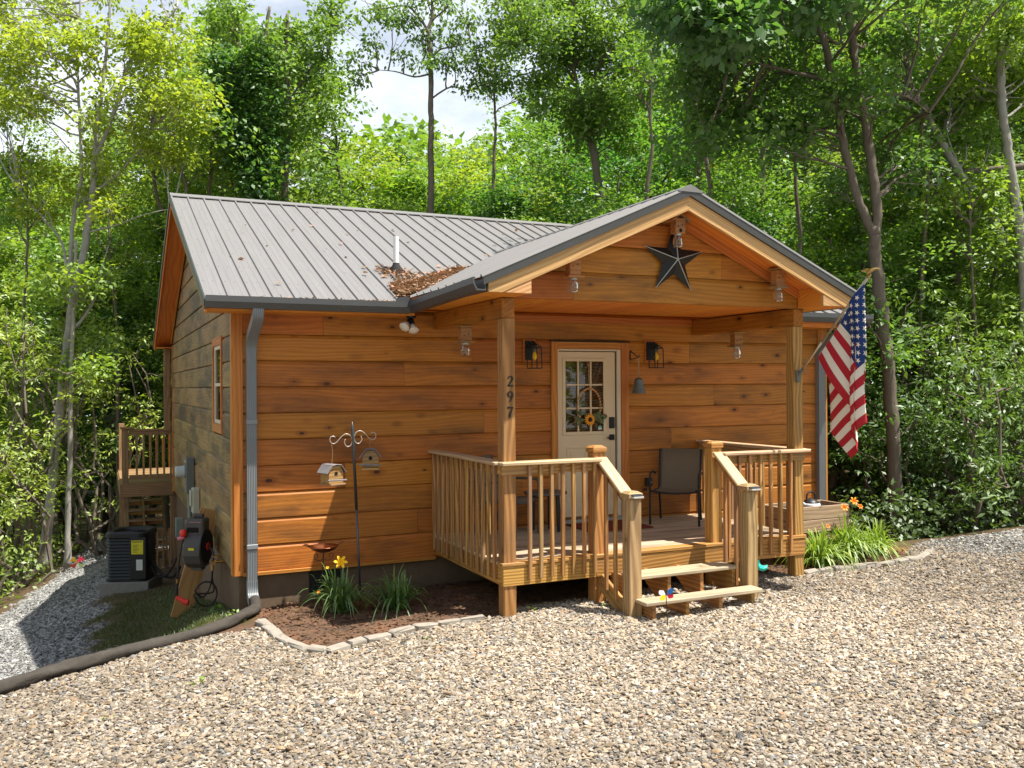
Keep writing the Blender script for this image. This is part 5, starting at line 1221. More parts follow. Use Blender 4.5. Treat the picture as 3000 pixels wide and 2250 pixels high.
# ---- electric meter
t = thing('electric_meter', 'tall grey electric meter box with round glass meter on the gable wall', 'meter', (-.018, 4.45, .70))
MB().box((-.12, -.16, .0), (.0, .16, .54), .01).build('meter_box', M['meter'], t)
MB().lathe([(.095, .0), (.095, .03), (.085, .04), (.085, .13), (.07, .145), (.0, .146)], 20, 0, Matrix.Translation((-.12, -.0, .33)) @ Matrix.Rotation(math.radians(-90), 4, 'Y')).build('meter_dial', M['glasswhite'], t, True)
MB().box((-.124, -.08, .47), (-.121, .08, .495), .0005).build('plate', M['labelwhite'], t)
MB().tube([(-.06, -.0, -1.6), (-.06, -.0, .0)], .032, 12).build('conduit', M['conduit'], t)
t = thing('disconnect_box', 'cream utility disconnect box below the grey meter box', 'utility box', (-.018, 3.62, .50))
MB().box((-.10, -.11, .0), (.0, .11, .36), .012).build('case', M['boxcream'], t); MB().box((-.13, -.08, .10), (-.101, .08, .33), .015).build('lid', M['boxcream'], t); MB().tube([(-.05, 0, .0), (-.05, 0, -.16), (-.05, .05, -.26)], .018, 8).build('conduit', M['meter'], t); MB().box((-.09, -.05, -.30), (-.01, .03, -.24), .01).build('fitting', M['boxcream'], t)
t = thing('junction_box', 'small grey green junction box low on the gable wall behind the conduit', 'utility box', (-.05, 6.6, -.30)); MB().box((-.08, -.09, .0), (.04, .09, .34), .008).build('case', M['conduit'], t)
# ---- hose reel
hz_ = on(600, 1640, 0, -.18)
t = thing('hose_reel', 'brown grey retractable hose reel mounted on the gable wall', 'hose reel', (-.20, 1.52, .44), math.radians(62))
V = []; prof = [(-.30, -.02), (-.285, -.10), (-.22, -.17), (-.13, -.20), (-.05, -.185), (.03, -.13), (.06, -.10), (.24, -.115), (.26, -.09), (.27, -.02)]
def side(y_, sc): return [(x_*sc-.0, y_, z_*sc+.06) for z_, x_ in prof]
prof2 = [(-.03, -.30), (-.16, -.30), (-.245, -.24), (-.29, -.14), (-.285, -.03), (-.24, .06), (-.20, .10), (-.205, .24), (-.185, .285), (-.03, .285)]
n = len(prof2); V = []
for y_, sc in ((-.115, .93), (-.095, 1.), (.095, 1.), (.115, .93)): V += [(x_*sc if x_ < -.05 else x_, y_, z_*sc) for x_, z_ in prof2]
new('housing', mesh('housing', V, [(j*n+i, j*n+(i+1) % n, (j+1)*n+(i+1) % n, (j+1)*n+i) for j in range(3) for i in range(n)]+[tuple(range(n-1, -1, -1)), tuple(range(3*n, 4*n))], M['reel']), t)
MB().box((-.212, -.055, .125), (-.200, .085, .185), .012).build('handle_slot', M['hole'], t)
MB().box((-.203, -.08, .238), (-.196, .06, .250), .002).build('red_line', M['pink'], t)
MB().box((-.292, -.035, -.075), (-.283, .035, -.045), .001).build('yellow_badge', M['labelyellow'], t)
MB().lathe([(.20, .0), (.20, .012), (.10, .022), (.04, .024)], 22, 0, Matrix.Translation((-.13, -.116, -.05)) @ Matrix.Rotation(math.radians(90), 4, 'X')).build('side_disc', M['acblack'], t)
MB().lathe([(.05, .0), (.05, .012)], 14, 0, Matrix.Translation((-.13, -.139, -.05)) @ Matrix.Rotation(math.radians(90), 4, 'X')).build('red_hub', M['red'], t)
MB().box((-.09, -.06, .285), (-.03, .06, .33), .01).build('mount', M['reel'], t)
MB().box((-.17, -.08, -.335), (-.05, .06, -.30), .006).build('foot', M['reel'], t)
MB().lathe([(.012, -.05), (.034, -.03), (.042, .0), (.034, .035), (.014, .05)], 12, 0, Matrix.Translation((-.24, .115, .12))).build('red_stopper', M['red'], t, True)
MB().tube([(-.235, .10, .075), (-.25, .18, .055)], .022, 8).build('pink_strap', M['pink'], t)
MB().tube(spline([(-.235, .11, .08), (-.25, .15, -.12), (-.245, .19, -.42)], 5), .012, 8).build('hose', M['hosebrown'], t, True)
MB().tube([(-.245, .19, -.42), (-.245, .19, -.47)], .014, 8).build('brass_coupling', M['brass'], t); MB().tube([(-.245, .19, -.47), (-.25, .20, -.63)], [.02, .024], 8).build('nozzle_grip', M['rubber'], t)
MB().tube([(-.25, .20, -.63), (-.25, .10, -.69)], [.024, .034], 10).tube([(-.25, .10, -.69), (-.25, .05, -.70)], [.034, .034], 10).build('nozzle_head', M['red'], t)
# ---- spigot and feed hose
t = thing('garden_spigot', 'brass garden tap with a brown feed hose looped below the reel', 'tap', (-.03, .95, .27))
MB().tube([(.08, 0, .0), (-.06, 0, .0), (-.10, 0, -.03)], .020, 10).lathe([(.006, 0), (.006, .04), (.042, .045), (.042, .055)], 12, 0, Matrix.Translation((-.045, 0, .01))).tube([(-.09, -.06, -.01), (-.09, .08, -.01)], .022, 8).build('tap_body', M['brass'], t)
MB().tube([(-.10, 0, -.03), (-.10, 0, -.10)], .018, 8).build('connector', M['brass'], t)
zb_ = G(-.15, 1.0)+.02+.02
gl = zb_-.27
loop = [(-.10, .0, -.10), (-.12, .02, gl*.55), (-.20, .02, gl*.8)]+[(-.17+.12*math.cos(a), .0, gl+.14+.14*math.sin(a)) for a in np.linspace(2.9, -3.2, 16)]+[(-.09, .02, gl*.7), (-.10, .03, -.18), (-.08, .06, .05), (-.09, .20, .12), (-.12, .45, .14)]
MB().tube(spline(loop, 4), .011, 7).build('feed_hose', M['hosebrown'], t, True)
# ---- spare board leaning on the wall
bp = ray(548, 1775); tp_ = on(603, 1500, 0, -.045)
o = beam('leaning_board', (-.40, 2.02, G(-.40, 2.02)-.02), (-.065, 1.74, .78), .24, .038, M['leanboard'], None, .004, up=(0, -1, 0)); tag(o, 'spare brown plank leaning on the gable wall behind the hose reel', 'plank')
# ---- solar lights on the low newel posts
for nx_, lb in ((NL, 'small solar light on top of the left low newel post of the steps'), (NR, 'small solar light on top of the right low newel post of the steps')):
    t = thing('solar_light', lb, 'solar light', (nx_+.069+(.025 if nx_ == NL else -.037), -2.62, 1.232), group='solar lights on the newel posts')
    MB().box((-.058, -.045, -.030), (.058, .012, -.012), .003).build('housing', M['solarplate'], t); MB().add([(-.055, -.042, -.010), (.055, -.042, -.010), (.05, .02, .012), (-.05, .02, .012), (-.055, -.042, -.011), (.055, -.042, -.011), (.05, .02, -.011), (-.05, .02, -.011)], [(0, 1, 2, 3), (0, 4, 5, 1), (1, 5, 6, 2), (2, 6, 7, 3), (3, 7, 4, 0)]).build('panel', M['solar'], t)
# ---- garden stakes
t = thing('garden_stake', 'little butterfly ornament in blue, red and white on a wire stake by the steps', 'garden ornament', (3.50, -2.98, G(3.5, -2.98)))
MB().tube([(0, 0, -.05), (-.02, 0, .30)], .004, 6).build('stake', M['iron'], t)
for d, mt in ((Vector((.06, -.02, .05)), 'blue'), (Vector((.065, -.01, -.015)), 'crimson'), (Vector((-.07, .0, .035)), 'whiteblack'), (Vector((-.06, -.01, -.03)), 'lilyflower')):
    c0 = Vector((-.02, -.004, .285)); sd = d.cross(Vector((0, 1, 0))).normalized()*.028; pts = [c0+d*.1, c0+d*.55-sd, c0+d*1.05-sd*.6, c0+d*1.15, c0+d*1.0+sd*.7, c0+d*.5+sd]
    MB().add(pts+[p+Vector((0, .004, 0)) for p in pts], [(0, 1, 2, 3, 4, 5), (11, 10, 9, 8, 7, 6)]+[(i, (i+1) % 6, (i+1) % 6+6, i+6) for i in range(6)]).build('wing', M[mt], t)
t = thing('garden_stake', 'green crescent ornament on a wire stake right of the steps', 'garden ornament', (5.10, -2.46, G(5.1, -2.46)))
MB().tube([(0, 0, -.05), (-.05, 0, .29)], .004, 6).build('stake', M['iron'], t)
V = []; c0 = Vector((-.04, 0, .32)); n = 10
for k in range(n+1): a = math.radians(150+160*k/n); V += [c0+Vector((.085*math.cos(a), -.006, .075*math.sin(a))), c0+Vector((.085*math.cos(a), .006, .075*math.sin(a))), c0+Vector((.02+.075*math.cos(a)*.85, 0, .03+.065*math.sin(a)*.75))]
new('crescent', mesh('crescent', V, [(3*k+i, 3*k+(i+1) % 3, 3*k+3+(i+1) % 3, 3*k+3+i) for k in range(n) for i in range(3)], M['teal'], True), t)
# ---- path things at the wood's edge on the left
pg_ = on(290, 1590, 1, 17.5); pp = at(290, 1585, 26.); t = tag(box('fence_post', (-1.55, 17.9, G(-1.5, 18)-.1), (-1.43, 18.02, G(-1.5, 18)+1.15), M['old'], None), 'lone wooden gate post at the wood edge beyond the path', 'post')
t = thing('wire_gate', 'rusty wire gate between the trees at the end of the path', 'gate', (-2.9, 18.1, G(-2.5, 18)))
for k in range(6): MB().tube([(0, 0, .12+k*.17), (1.25, -.1, .14+k*.17)], .012, 6).build('rail', M['rust'], t)
for k in range(5): MB().tube([(k*.31, -.025*k, .1), (k*.31, -.025*k, 1.03)], .010, 6).build('upright', M['rust'], t)
cp_ = at(228, 1630, 24.0)
t = thing('garden_pinwheel', 'small red and yellow garden ornament lying at the foot of the pale twin trees', 'garden ornament', (-1.80, 12.6, G(-1.8, 12.6)))
for k, mt in enumerate(('crimson', 'lilyflower', 'berry', 'sage')):
    a = math.radians(20+90*k); MB().add([(0, 0, .16), (.17*math.cos(a), -.02, .16+.15*math.sin(a)), (.17*math.cos(a+.9), .02, .16+.15*math.sin(a+.9)), (0, .03, .16)], [(0, 1, 2), (3, 2, 1), (0, 2, 3), (0, 3, 1)]).build('vane', M[mt], t)
# ================================================================== TREES AND SHRUBS
def sprays(C, per, R, L, Wd, droop=.25, flat=.30, tilt=.45, rg=RNG):
    """leaf quads for sprays (fans of leaves round a twig end) centred at C"""
    C = np.asarray(C, float); m = len(C); nr = rg.normal(0, tilt, (m, 3)); nr[:, 2] = 1; nr /= np.linalg.norm(nr, axis=1, keepdims=True)
    a = np.cross(nr, rg.normal(size=(m, 3))); a /= np.linalg.norm(a, axis=1, keepdims=True); b = np.cross(nr, a)
    th = rg.uniform(0, 2*np.pi, (m, per)); r = R*np.sqrt(rg.random((m, per)))*rg.uniform(.6, 1.25, (m, 1))
    ra = a[:, None]*np.cos(th)[..., None]+b[:, None]*np.sin(th)[..., None]
    p = C[:, None]+ra*r[..., None]+nr[:, None]*(rg.normal(0, flat*R, (m, per)))[..., None]
    d = ra+rg.normal(0, .45, (m, per, 3)); d[..., 2] -= droop; n2 = nr[:, None]+rg.normal(0, .42, (m, per, 3))
    p = p.reshape(-1, 3); d = d.reshape(-1, 3); n2 = n2.reshape(-1, 3); k = len(p); l = L*rg.uniform(.65, 1.25, k)
    d /= np.linalg.norm(d, axis=1, keepdims=True)
    tone = np.clip(np.repeat(rg.normal(.5, .16, m), per)+rg.normal(0, .2, k), 0, 1)
    return leaf_quads(p, d, n2, l, l*Wd, .22), tone
def wiggle(a, b, n, amp, rg):
    a = np.asarray(a, float); b = np.asarray(b, float); t = np.linspace(0, 1, n)[:, None]; w_ = np.cumsum(rg.normal(0, 1, (n, 3)), 0); w_ -= t*w_[-1]; w_[0] = 0
    return a+(b-a)*t+w_*amp*np.linalg.norm(b-a)/n
def proto(seed, H, base, spread, nl, per, leafL, r0, shape='round'):
    """a forest tree: trunk with limbs and a crown of leaf sprays"""
    rg = np.random.default_rng(seed); tb = MB(); tr = wiggle((0, 0, -.6), (rg.normal(0, .4), rg.normal(0, .4), H*.96), 12, .10, rg)
    tb.tube(tr, [r0*(1-.86*(i/11)**1.1) for i in range(12)], 8); cen = []
    for k in range(nl):
        f = base+(1-base)*(k+.5)/nl*.98; z = H*f; i = min(10, int((z+.6)/(H*.96+.6)*11)); p0 = tr[i]+(tr[i+1]-tr[i])*(((z+.6)/(H*.96+.6)*11)-i)
        az = k*2.399+rg.normal(0, .5); u = (f-base)/(1-base)
        prof = {'round': math.sin(math.pi*(.18+.80*u))**.7, 'cone': 1.05-.85*u, 'top': .35+.65*math.sin(math.pi*(.1+.8*u))}[shape]
        ln = spread*prof*rg.uniform(.65, 1.2); up = rg.uniform(.1, .55)+.5*u
        e = p0+np.array([math.cos(az), math.sin(az), up])*ln*np.array([1, 1, .8]); lp = wiggle(p0, e, 6, .16, rg); rr = r0*(.42-.25*u)
        tb.tube(lp, [rr*(1-.8*j/5) for j in range(6)], 5, cap=False)
        for j in range(2, 6): cen += [lp[j]+rg.normal(0, .22*ln*.35+.1, 3) for _ in range(2)]
        for q in range(4):
            j = rg.integers(1, 6); a2 = az+rg.normal(0, .9); l2 = ln*rg.uniform(.35, .65); e2 = lp[j]+np.array([math.cos(a2), math.sin(a2), rg.uniform(-.15, .6)])*l2
            s2 = wiggle(lp[j], e2, 4, .18, rg); tb.tube(s2, [rr*.35, rr*.28, rr*.18, rr*.08], 4, cap=False)
            cen += [s2[i2]+rg.normal(0, .16, 3) for i2 in (1, 2, 3, 3)]+[e2+rg.normal(0, .3, 3) for _ in range(2)]
    V, tn = sprays(cen, per, .42, leafL, .30, rg=rg)
    return mesh('trunk', tb.V, tb.F, M['bark'], True), quads('crown', V, M['leaf'], tn), H
PROTO = [proto(1, 14, .28, 2.9, 18, 23, .145, .17), proto(2, 15, .38, 3.2, 16, 23, .145, .19, 'top'), proto(3, 12, .15, 2.7, 18, 23, .14, .14), proto(4, 10, .08, 2.4, 18, 24, .14, .11, 'cone'), proto(5, 16, .46, 3.0, 15, 24, .15, .18, 'top'), proto(6, 13, .20, 2.5, 18, 23, .14, .14), proto(7, 16, .35, 2.2, 15, 22, .145, .16, 'cone'), proto(8, 13, .25, 3.4, 15, 22, .14, .15)]
def tree(name, label, x, y, k, h, tint, group, rz=None, sxy=1., bark_=None):
    tm, cm, H = PROTO[k]; t = thing(name, label, 'tree', (x, y, G(x, y)), RNG.uniform(0, 6.28) if rz is None else rz, group); sc = h/H; t.scale = (sc*sxy, sc*sxy, sc)
    new('trunk', tm, t); c = new('crown', cm, t); c.color = (*tint, 1); return t
YEL = (1.85, 1.50, .80); LIM = (1.32, 1.28, .85); GRN = (.98, 1.05, .95); DRK = (.60, .84, .80); MID = (.95, 1.10, .85)
SKYL = ([-900, 0, 300, 600, 900, 985, 1015, 1120, 1220, 1330, 1420, 1540, 1640, 1760, 1950, 2150, 2400, 2700, 3000, 3900], [-260, -250, -200, -120, 60, 270, 330, 260, 250, 310, 310, 220, 120, 90, 60, -20, -120, -200, -260, -300])
rgt = np.random.default_rng(5); cnt = 0
GRP = {0: 'deciduous trees in the wood behind the cabin', 1: 'bushy understorey trees behind the cabin roof'}
spots = []; USED = set()
for D, step, jit in ((26, 260, 60), (30.5, 265, 90), (36, 270, 90), (42, 290, 90)):
    px_ = -520
    while px_ < 3560:
        spots.append((px_+rgt.uniform(-jit, jit), D+rgt.uniform(-1.6, 1.8))); px_ += step*rgt.uniform(.85, 1.15)
for px_, D in spots:
    P = at(px_, 1123, D)
    if -2.0 < P.x < 9.5 and -2 < P.y < 11.5: continue
    if px_ < -200 or px_ > 3400: continue
    top = np.interp(px_, *SKYL)+rgt.uniform(-5, 75)+(40 if D > 30 else 0)
    if px_ < 560: top = max(top, rgt.uniform(180, 420))
    if 2020 < px_ < 2330: top = max(top, rgt.uniform(170, 300))
    if 960 < px_ < 1600 and D < 28: top += 90
    if px_ < 560 and D < 28: continue
    g0 = G(P.x, P.y); h = ((1123-top)/FPX*D+CAM_POS.z-g0)*.86
    k = int(rgt.choice([0, 2, 3, 5, 7, 5])) if h < 13 else int(rgt.choice([0, 1, 4, 6, 5, 7]))
    if px_ < 750: tint = [YEL, LIM, LIM, GRN][rgt.integers(4)]
    elif px_ < 1650: tint = [LIM, GRN, YEL, MID, LIM][rgt.integers(5)]
    else: tint = [MID, GRN, DRK, LIM, MID][rgt.integers(5)]
    tint = tuple(c*rgt.uniform(.85, 1.15) for c in tint)
    tone = 'yellow green' if tint[0] > 1.5 else 'bright green' if tint[0] > 1.15 else 'mid green' if tint[0] > .78 else 'dark green'
    row = ['in the front row', 'in the second row', 'in the third row', 'at the back of the wood'][min(3, int((D-24)/4.6))]
    lm = next(n_ for p_, n_ in ((40, 'at the far left edge'), (170, 'left of the pale forked maple'), (340, 'behind the pale forked maple'), (520, 'left of the roof end'), (640, 'above the left roof corner'), (760, 'behind the leaning ivy tree'), (880, 'right of the upright ivy tree'), (1020, 'above the left half of the roof'), (1150, 'above the roof vent pipe'), (1262, 'just left of the slender oak'), (1380, 'just right of the slender oak'), (1500, 'above the right end of the ridge'), (1620, 'left of the forked oak'), (1760, 'behind the forked oak'), (1900, 'right of the forked oak'), (2050, 'above the porch peak'), (2200, 'above the right porch slope'), (2360, 'left of the flag'), (2500, 'left of the Y forked trunk'), (2640, 'behind the Y forked trunk'), (2780, 'right of the Y forked trunk'), (2900, 'behind the leaning trunks'), (9999, 'at the far right edge')) if px_ < p_)
    if px_ > 3010: lm = 'beyond the right picture edge'
    lb = f'{tone} tree {row}, {lm}'
    while lb in USED: lb += ', further right' if 'further' not in lb else ' again'
    USED.add(lb)
    tree('forest_tree', lb, P.x, P.y, k, h, tint, GRP[0], sxy=rgt.uniform(.95, 1.25)*min(1.25, 12/h+.25))
# lower understorey: fills between the trunks
for px_, D, hp, tint, k in ((1470, 22.5, 470, DRK, 3), (1380, 23.5, 540, DRK, 3), (1570, 23, 600, MID, 2), (1180, 25.5, 470, GRN, 3), (1060, 24.5, 500, LIM, 3), (900, 25.5, 460, LIM, 2), (480, 26, 760, GRN, 3), (400, 27.5, 560, MID, 2), (330, 26.5, 820, DRK, 3), (450, 29, 520, MID, 3),
        (2150, 18.5, 520, DRK, 3), (2280, 18, 640, DRK, 3), (2420, 17, 600, MID, 2), (2700, 18.5, 520, MID, 3), (2850, 18, 460, GRN, 2), (3020, 17, 420, LIM, 3), (2560, 20, 380, GRN, 3), (2050, 20, 420, MID, 2), (1900, 20.5, 470, MID, 3), (1760, 20.5, 500, GRN, 3), (2330, 21, 380, MID, 2), (3150, 19, 300, GRN, 2), (100, 27, 620, GRN, 2), (-90, 24, 560, LIM, 3), (220, 29, 600, MID, 3)):
    P = at(px_, 1123, D); g0 = G(P.x, P.y); h = ((1123-hp)/FPX*D+CAM_POS.z-g0)*.9
    tone = 'yellow green' if tint is YEL else 'bright green' if tint is LIM else 'dark green' if tint is DRK else 'mid green'
    lm = {1470: 'over the right end of the roof ridge', 1380: 'over the roof ridge, right of the slender oak', 1570: 'left of the forked oak', 1180: 'left of the slender oak', 1060: 'over the middle of the ridge', 900: 'over the left half of the ridge', 480: 'at the left roof end', 400: 'left of the roof end', 330: 'behind the back deck', 450: 'far back beside the left roof end', 2150: 'above the middle of the right porch slope', 2280: 'above the lower right porch slope', 2420: 'behind the flag', 2700: 'right of the Y forked trunk', 2850: 'below the leaning trunks', 3020: 'at the far right edge', 2560: 'behind the Y forked trunk', 2050: 'at the porch peak', 1900: 'just left of the porch peak', 1760: 'behind the forked oak', 2330: 'above the flag tip', 3150: 'beyond the right picture edge', 100: 'left of the pale forked maple', -90: 'beyond the left picture edge', 220: 'behind the pale twin trunks'}[px_]
    tree('understorey_tree', f'{tone} bushy low tree {lm}', P.x, P.y, k, h, tint, GRP[1], sxy=1.25*max(1., 6.5/h))
# ---- trees one can point to
def custom(name, label, stems, clumps, tint, per=22, leafL=.15, bk='bark', R=.36, seed=1, droop=.3, twigs=True):
    """stems: [(points, r0, r1)]; clumps: [(centre, radius, sprays)]"""
    rg = np.random.default_rng(seed); base = Vector(stems[0][0][0]); t = thing(name, label, 'tree', tuple(base)); allp = []
    for i, (pts, ra, rb) in enumerate(stems):
        P = spline(pts, 5); n = len(P); mb = MB(); mb.tube([p-base+Vector((rg.normal(0, ra*.10), rg.normal(0, ra*.10), 0)) for p in P], [(ra+(rb-ra)*j/(n-1))*(1.5-.5*min(1, j/3) if i == 0 else 1)*rg.uniform(.94, 1.06) for j in range(n)], 9)
        mb.build('trunk' if i == 0 else 'limb', M[bk], t, True); allp += [np.array(p-base) for p in P]
    allp = np.array(allp); cen = []; tb = MB()
    for c, rad, ns in clumps:
        c = np.array(Vector(c)-base); 
        if twigs:
            j = np.argmin(np.linalg.norm(allp-c+np.array([0, 0, .6]), axis=1)); q = wiggle(allp[j], c, 6, .16, rg); tb.tube(q, [.028, .023, .018, .014, .009, .005], 4, cap=False)
            for _ in range(3): tb.tube(wiggle(q[rg.integers(2, 5)], c+rg.normal(0, rad*.7, 3), 4, .2, rg), [.012, .009, .006, .003], 4, cap=False)
        v = rg.normal(size=(ns, 3)); v /= np.linalg.norm(v, axis=1, keepdims=True); cen += list(c+v*(rad*rg.random(ns)**.45)[:, None]*np.array([1, 1, .65]))
    if tb.V: tb.build('twigs', M[bk], t)['kind'] = 'stuff'
    if cen:
        V, tn = sprays(cen, per, R, leafL, .30, droop, rg=rg); c = new('crown', quads('crown', V, M['leaf'], tn), t); c.color = (*tint, 1)
    return t
def A(d, *pts): return [at(x, y, d) for x, y in pts]
def cl(d, seed, n, x0, x1, y0, y1, rad, ns, dd=1.2, off=0):
    r = random.Random(seed); return [(at(r.uniform(x0, x1), r.uniform(y0, y1), d+off+r.uniform(-dd, dd)), rad*r.uniform(.7, 1.2), ns) for _ in range(n)]
d = 21.5
custom('pale_maple', 'pale forked tree with yellow green leaves at the left, leaning over the path',
  [(A(d, (128, 1672), (150, 1420), (178, 1180), (194, 1031), (212, 890), (240, 760), (258, 660), (272, 540), (277, 452)), .115, .07), (A(d, (277, 460), (305, 405), (338, 316), (372, 200), (420, 128), (474, 76), (520, 20)), .055, .016), (A(d, (272, 540), (282, 400), (300, 260), (318, 80), (325, -60)), .06, .02),
   (A(d, (210, 900), (206, 780), (214, 640), (238, 500), (232, 330), (228, 180), (235, -20)), .06, .02), (A(d, (204, 840), (192, 760), (176, 700), (110, 620), (60, 560)), .04, .012), (A(d, (222, 960), (262, 905), (285, 850), (300, 780), (318, 720)), .042, .012), (A(d, (275, 560), (330, 525), (380, 470), (420, 420), (445, 360)), .035, .010), (A(d, (258, 680), (340, 660), (420, 630), (495, 612)), .025, .008)],
  cl(d, 1, 66, -60, 580, -80, 340, .52, 8, 1.6)+cl(d, 2, 15, -80, 330, 340, 620, .42, 7, 1.4)+cl(d, 3, 14, 330, 580, 250, 470, .45, 8), YEL, leafL=.135, per=24, bk='barkpale', seed=11)
d = 21.0
custom('pale_sapling', 'thin straight pale trunk standing just right of the forked left tree', [(A(d, (197, 1662), (200, 1500), (206, 1300), (208, 1120), (212, 980), (218, 860), (222, 700)), .068, .03)], cl(d, 5, 10, 160, 330, 760, 1100, .45, 10), LIM, leafL=.13, per=26, bk='barkpale', seed=12)
d = 24.0
custom('slender_oak', 'tall slender tree with sparse drooping leaves against the sky above the roof ridge', [(A(d, (1263, 700), (1262, 630), (1262, 520), (1263, 400), (1263, 310), (1262, 200), (1258, 120), (1251, 86)), .095, .055), (A(d, (1251, 88), (1228, 50), (1190, 18), (1130, 24), (1085, 30)), .04, .012), (A(d, (1251, 90), (1264, 55), (1266, 10), (1264, -60)), .05, .03), (A(d, (1261, 175), (1290, 145), (1340, 135), (1385, 120)), .03, .008), (A(d, (1262, 215), (1215, 225), (1160, 210), (1110, 205)), .03, .008), (A(d, (1263, 290), (1320, 255), (1375, 265), (1410, 250)), .028, .008), (A(d, (1264, 60), (1310, 20), (1335, -30)), .03, .01)],
  [(at(x, y, d+dz), r_, n_) for x, y, r_, n_, dz in ((1085, 45, .5, 10, 0), (1120, 25, .5, 10, .4), (1150, 70, .4, 7, 0), (1180, 20, .45, 8, -.3), (1250, -10, .7, 16, 0), (1320, 20, .6, 14, .3), (1370, 40, .5, 10, 0), (1345, 110, .5, 10, 0), (1390, 135, .4, 8, 0), (1270, 115, .45, 10, .2), (1235, 110, .35, 6, 0), (1300, 175, .4, 8, 0), (1250, 180, .4, 8, -.3), (1100, 130, .45, 9, 0), (1050, 180, .45, 9, 0), (1180, 165, .35, 6, 0), (1040, 225, .4, 7, 0), (1400, 200, .5, 10, 0), (1440, 240, .45, 9, 0), (1380, 255, .4, 8, 0), (1475, 245, .35, 6, 0), (1330, 195, .4, 7, 0), (1210, 60, .35, 6, 0))], (.85, .95, .9), leafL=.125, seed=13, droop=.9, R=.28, per=18)
d = 23.0
custom('forked_oak', 'tall forked tree rising behind the porch roof, left of its peak', [(A(d, (1766, 690), (1762, 620), (1752, 540), (1738, 440), (1726, 385)), .12, .095), (A(d, (1727, 390), (1712, 330), (1694, 265), (1678, 200), (1640, 150), (1590, 105), (1545, 60), (1490, 20)), .07, .015), (A(d, (1728, 395), (1738, 330), (1744, 250), (1740, 180)), .05, .02), (A(d, (1679, 205), (1684, 120), (1680, 30), (1672, -50)), .055, .025), (A(d, (1690, 190), (1725, 120), (1748, 50), (1735, -20)), .04, .015)],
  cl(d, 21, 20, 1470, 1640, -30, 170, .6, 11)+cl(d, 22, 30, 1600, 1900, -50, 240, .75, 15)+cl(d, 23, 16, 1560, 1850, 230, 420, .6, 13), GRN, leafL=.125, seed=14, R=.34, per=26)
d = 14.6
custom('forked_hickory', 'grey brown tree trunk forking in a Y beside the flag, right of the cabin', [(A(d, (2640, 1660), (2633, 1600), (2622, 1400), (2610, 1200), (2598, 1036), (2581, 893), (2566, 770), (2562, 705), (2561, 672)), .118, .092), (A(d, (2560, 690), (2538, 640), (2510, 570), (2493, 511), (2472, 420), (2456, 334), (2430, 190), (2407, 90), (2384, -10), (2370, -90)), .075, .05), (A(d, (2562, 690), (2570, 633), (2562, 540), (2549, 452), (2534, 350), (2520, 271), (2505, 180), (2497, 90), (2479, 0), (2465, -90)), .085, .055), (A(d, (2440, 240), (2380, 225), (2300, 205), (2200, 180), (2120, 150), (2060, 90)), .035, .012), (A(d, (2525, 300), (2590, 275), (2660, 285), (2720, 330)), .03, .01), (A(d, (2407, 95), (2460, 130), (2452, 60), (2400, 10)), .025, .01)],
  cl(d, 31, 22, 2000, 2330, 170, 430, .58, 12, 1.4, 1.)+cl(d, 32, 14, 2330, 2660, 60, 330, .5, 11, 1., 1.9)+cl(d, 36, 5, 2380, 2620, 150, 300, .3, 6, .2, -.6)+cl(d, 33, 9, 2440, 2700, 330, 560, .45, 8, .8, 1.6)+cl(d, 34, 34, 1950, 3000, -330, -40, .8, 16, 2.)+cl(d, 35, 12, 2050, 2250, -20, 120, .6, 12)+[(at(2540, 945, d-.2), .3, 5), (at(2590, 1030, d-.2), .28, 5)], (.72, .88, .9), leafL=.13, seed=15)
d = 17.5
custom('leaning_oak', 'lichen spotted trunk leaning left across the right edge of the wood', [(A(d, (3080, 1010), (3020, 870), (2963, 750), (2895, 619), (2856, 560), (2814, 511), (2741, 384), (2705, 307), (2670, 285), (2633, 276)), .105, .05), (A(d, (2741, 390), (2700, 330), (2640, 310), (2560, 280)), .04, .012), (A(d, (2820, 520), (2790, 440), (2770, 380)), .03, .01)], cl(d, 41, 20, 2560, 2960, 80, 400, .55, 11, 1., 1.6), MID, leafL=.13, per=26, bk='barkpale', seed=16)
d = 18.5
custom('leaning_tree', 'dark thinner trunk leaning left behind the Y forked tree', [(A(d, (2860, 1200), (2818, 900), (2785, 740), (2778, 678), (2760, 580), (2741, 497), (2705, 393), (2669, 307)), .095, .045), (A(d, (2741, 505), (2690, 520), (2640, 525), (2575, 522)), .04, .014)], cl(d, 42, 12, 2580, 2800, 220, 480, .5, 10, .8, 1.5), MID, leafL=.15, seed=17)
d = 16.5
custom('mossy_tree', 'rough upright trunk at the far right edge with bright leaves around its top', [(A(d, (3010, 1000), (2998, 760), (2972, 560), (2960, 480), (2949, 407), (2934, 300), (2931, 226), (2934, 140), (2945, 60), (2960, -40)), .095, .06), (A(d, (2934, 150), (2980, 120), (3040, 70)), .03, .01)], cl(d, 43, 22, 2780, 3080, -60, 300, .55, 12, .8, 1.2)+cl(d, 44, 5, 2930, 3060, 0, 160, .4, 8, .3, -.5), LIM, leafL=.13, per=26, bk='barkpale', seed=18)
d = 19.0
custom('fallen_limb_tree', 'bare dead trunk lying level between the right hand trees', [(A(d, (2620, 520), (2700, 512), (2790, 508), (2880, 498), (2960, 492), (3060, 480)), .05, .075), (A(d, (2590, 525), (2640, 522), (2720, 540)), .03, .02)], [], MID, seed=19, twigs=False)
d = 23.5
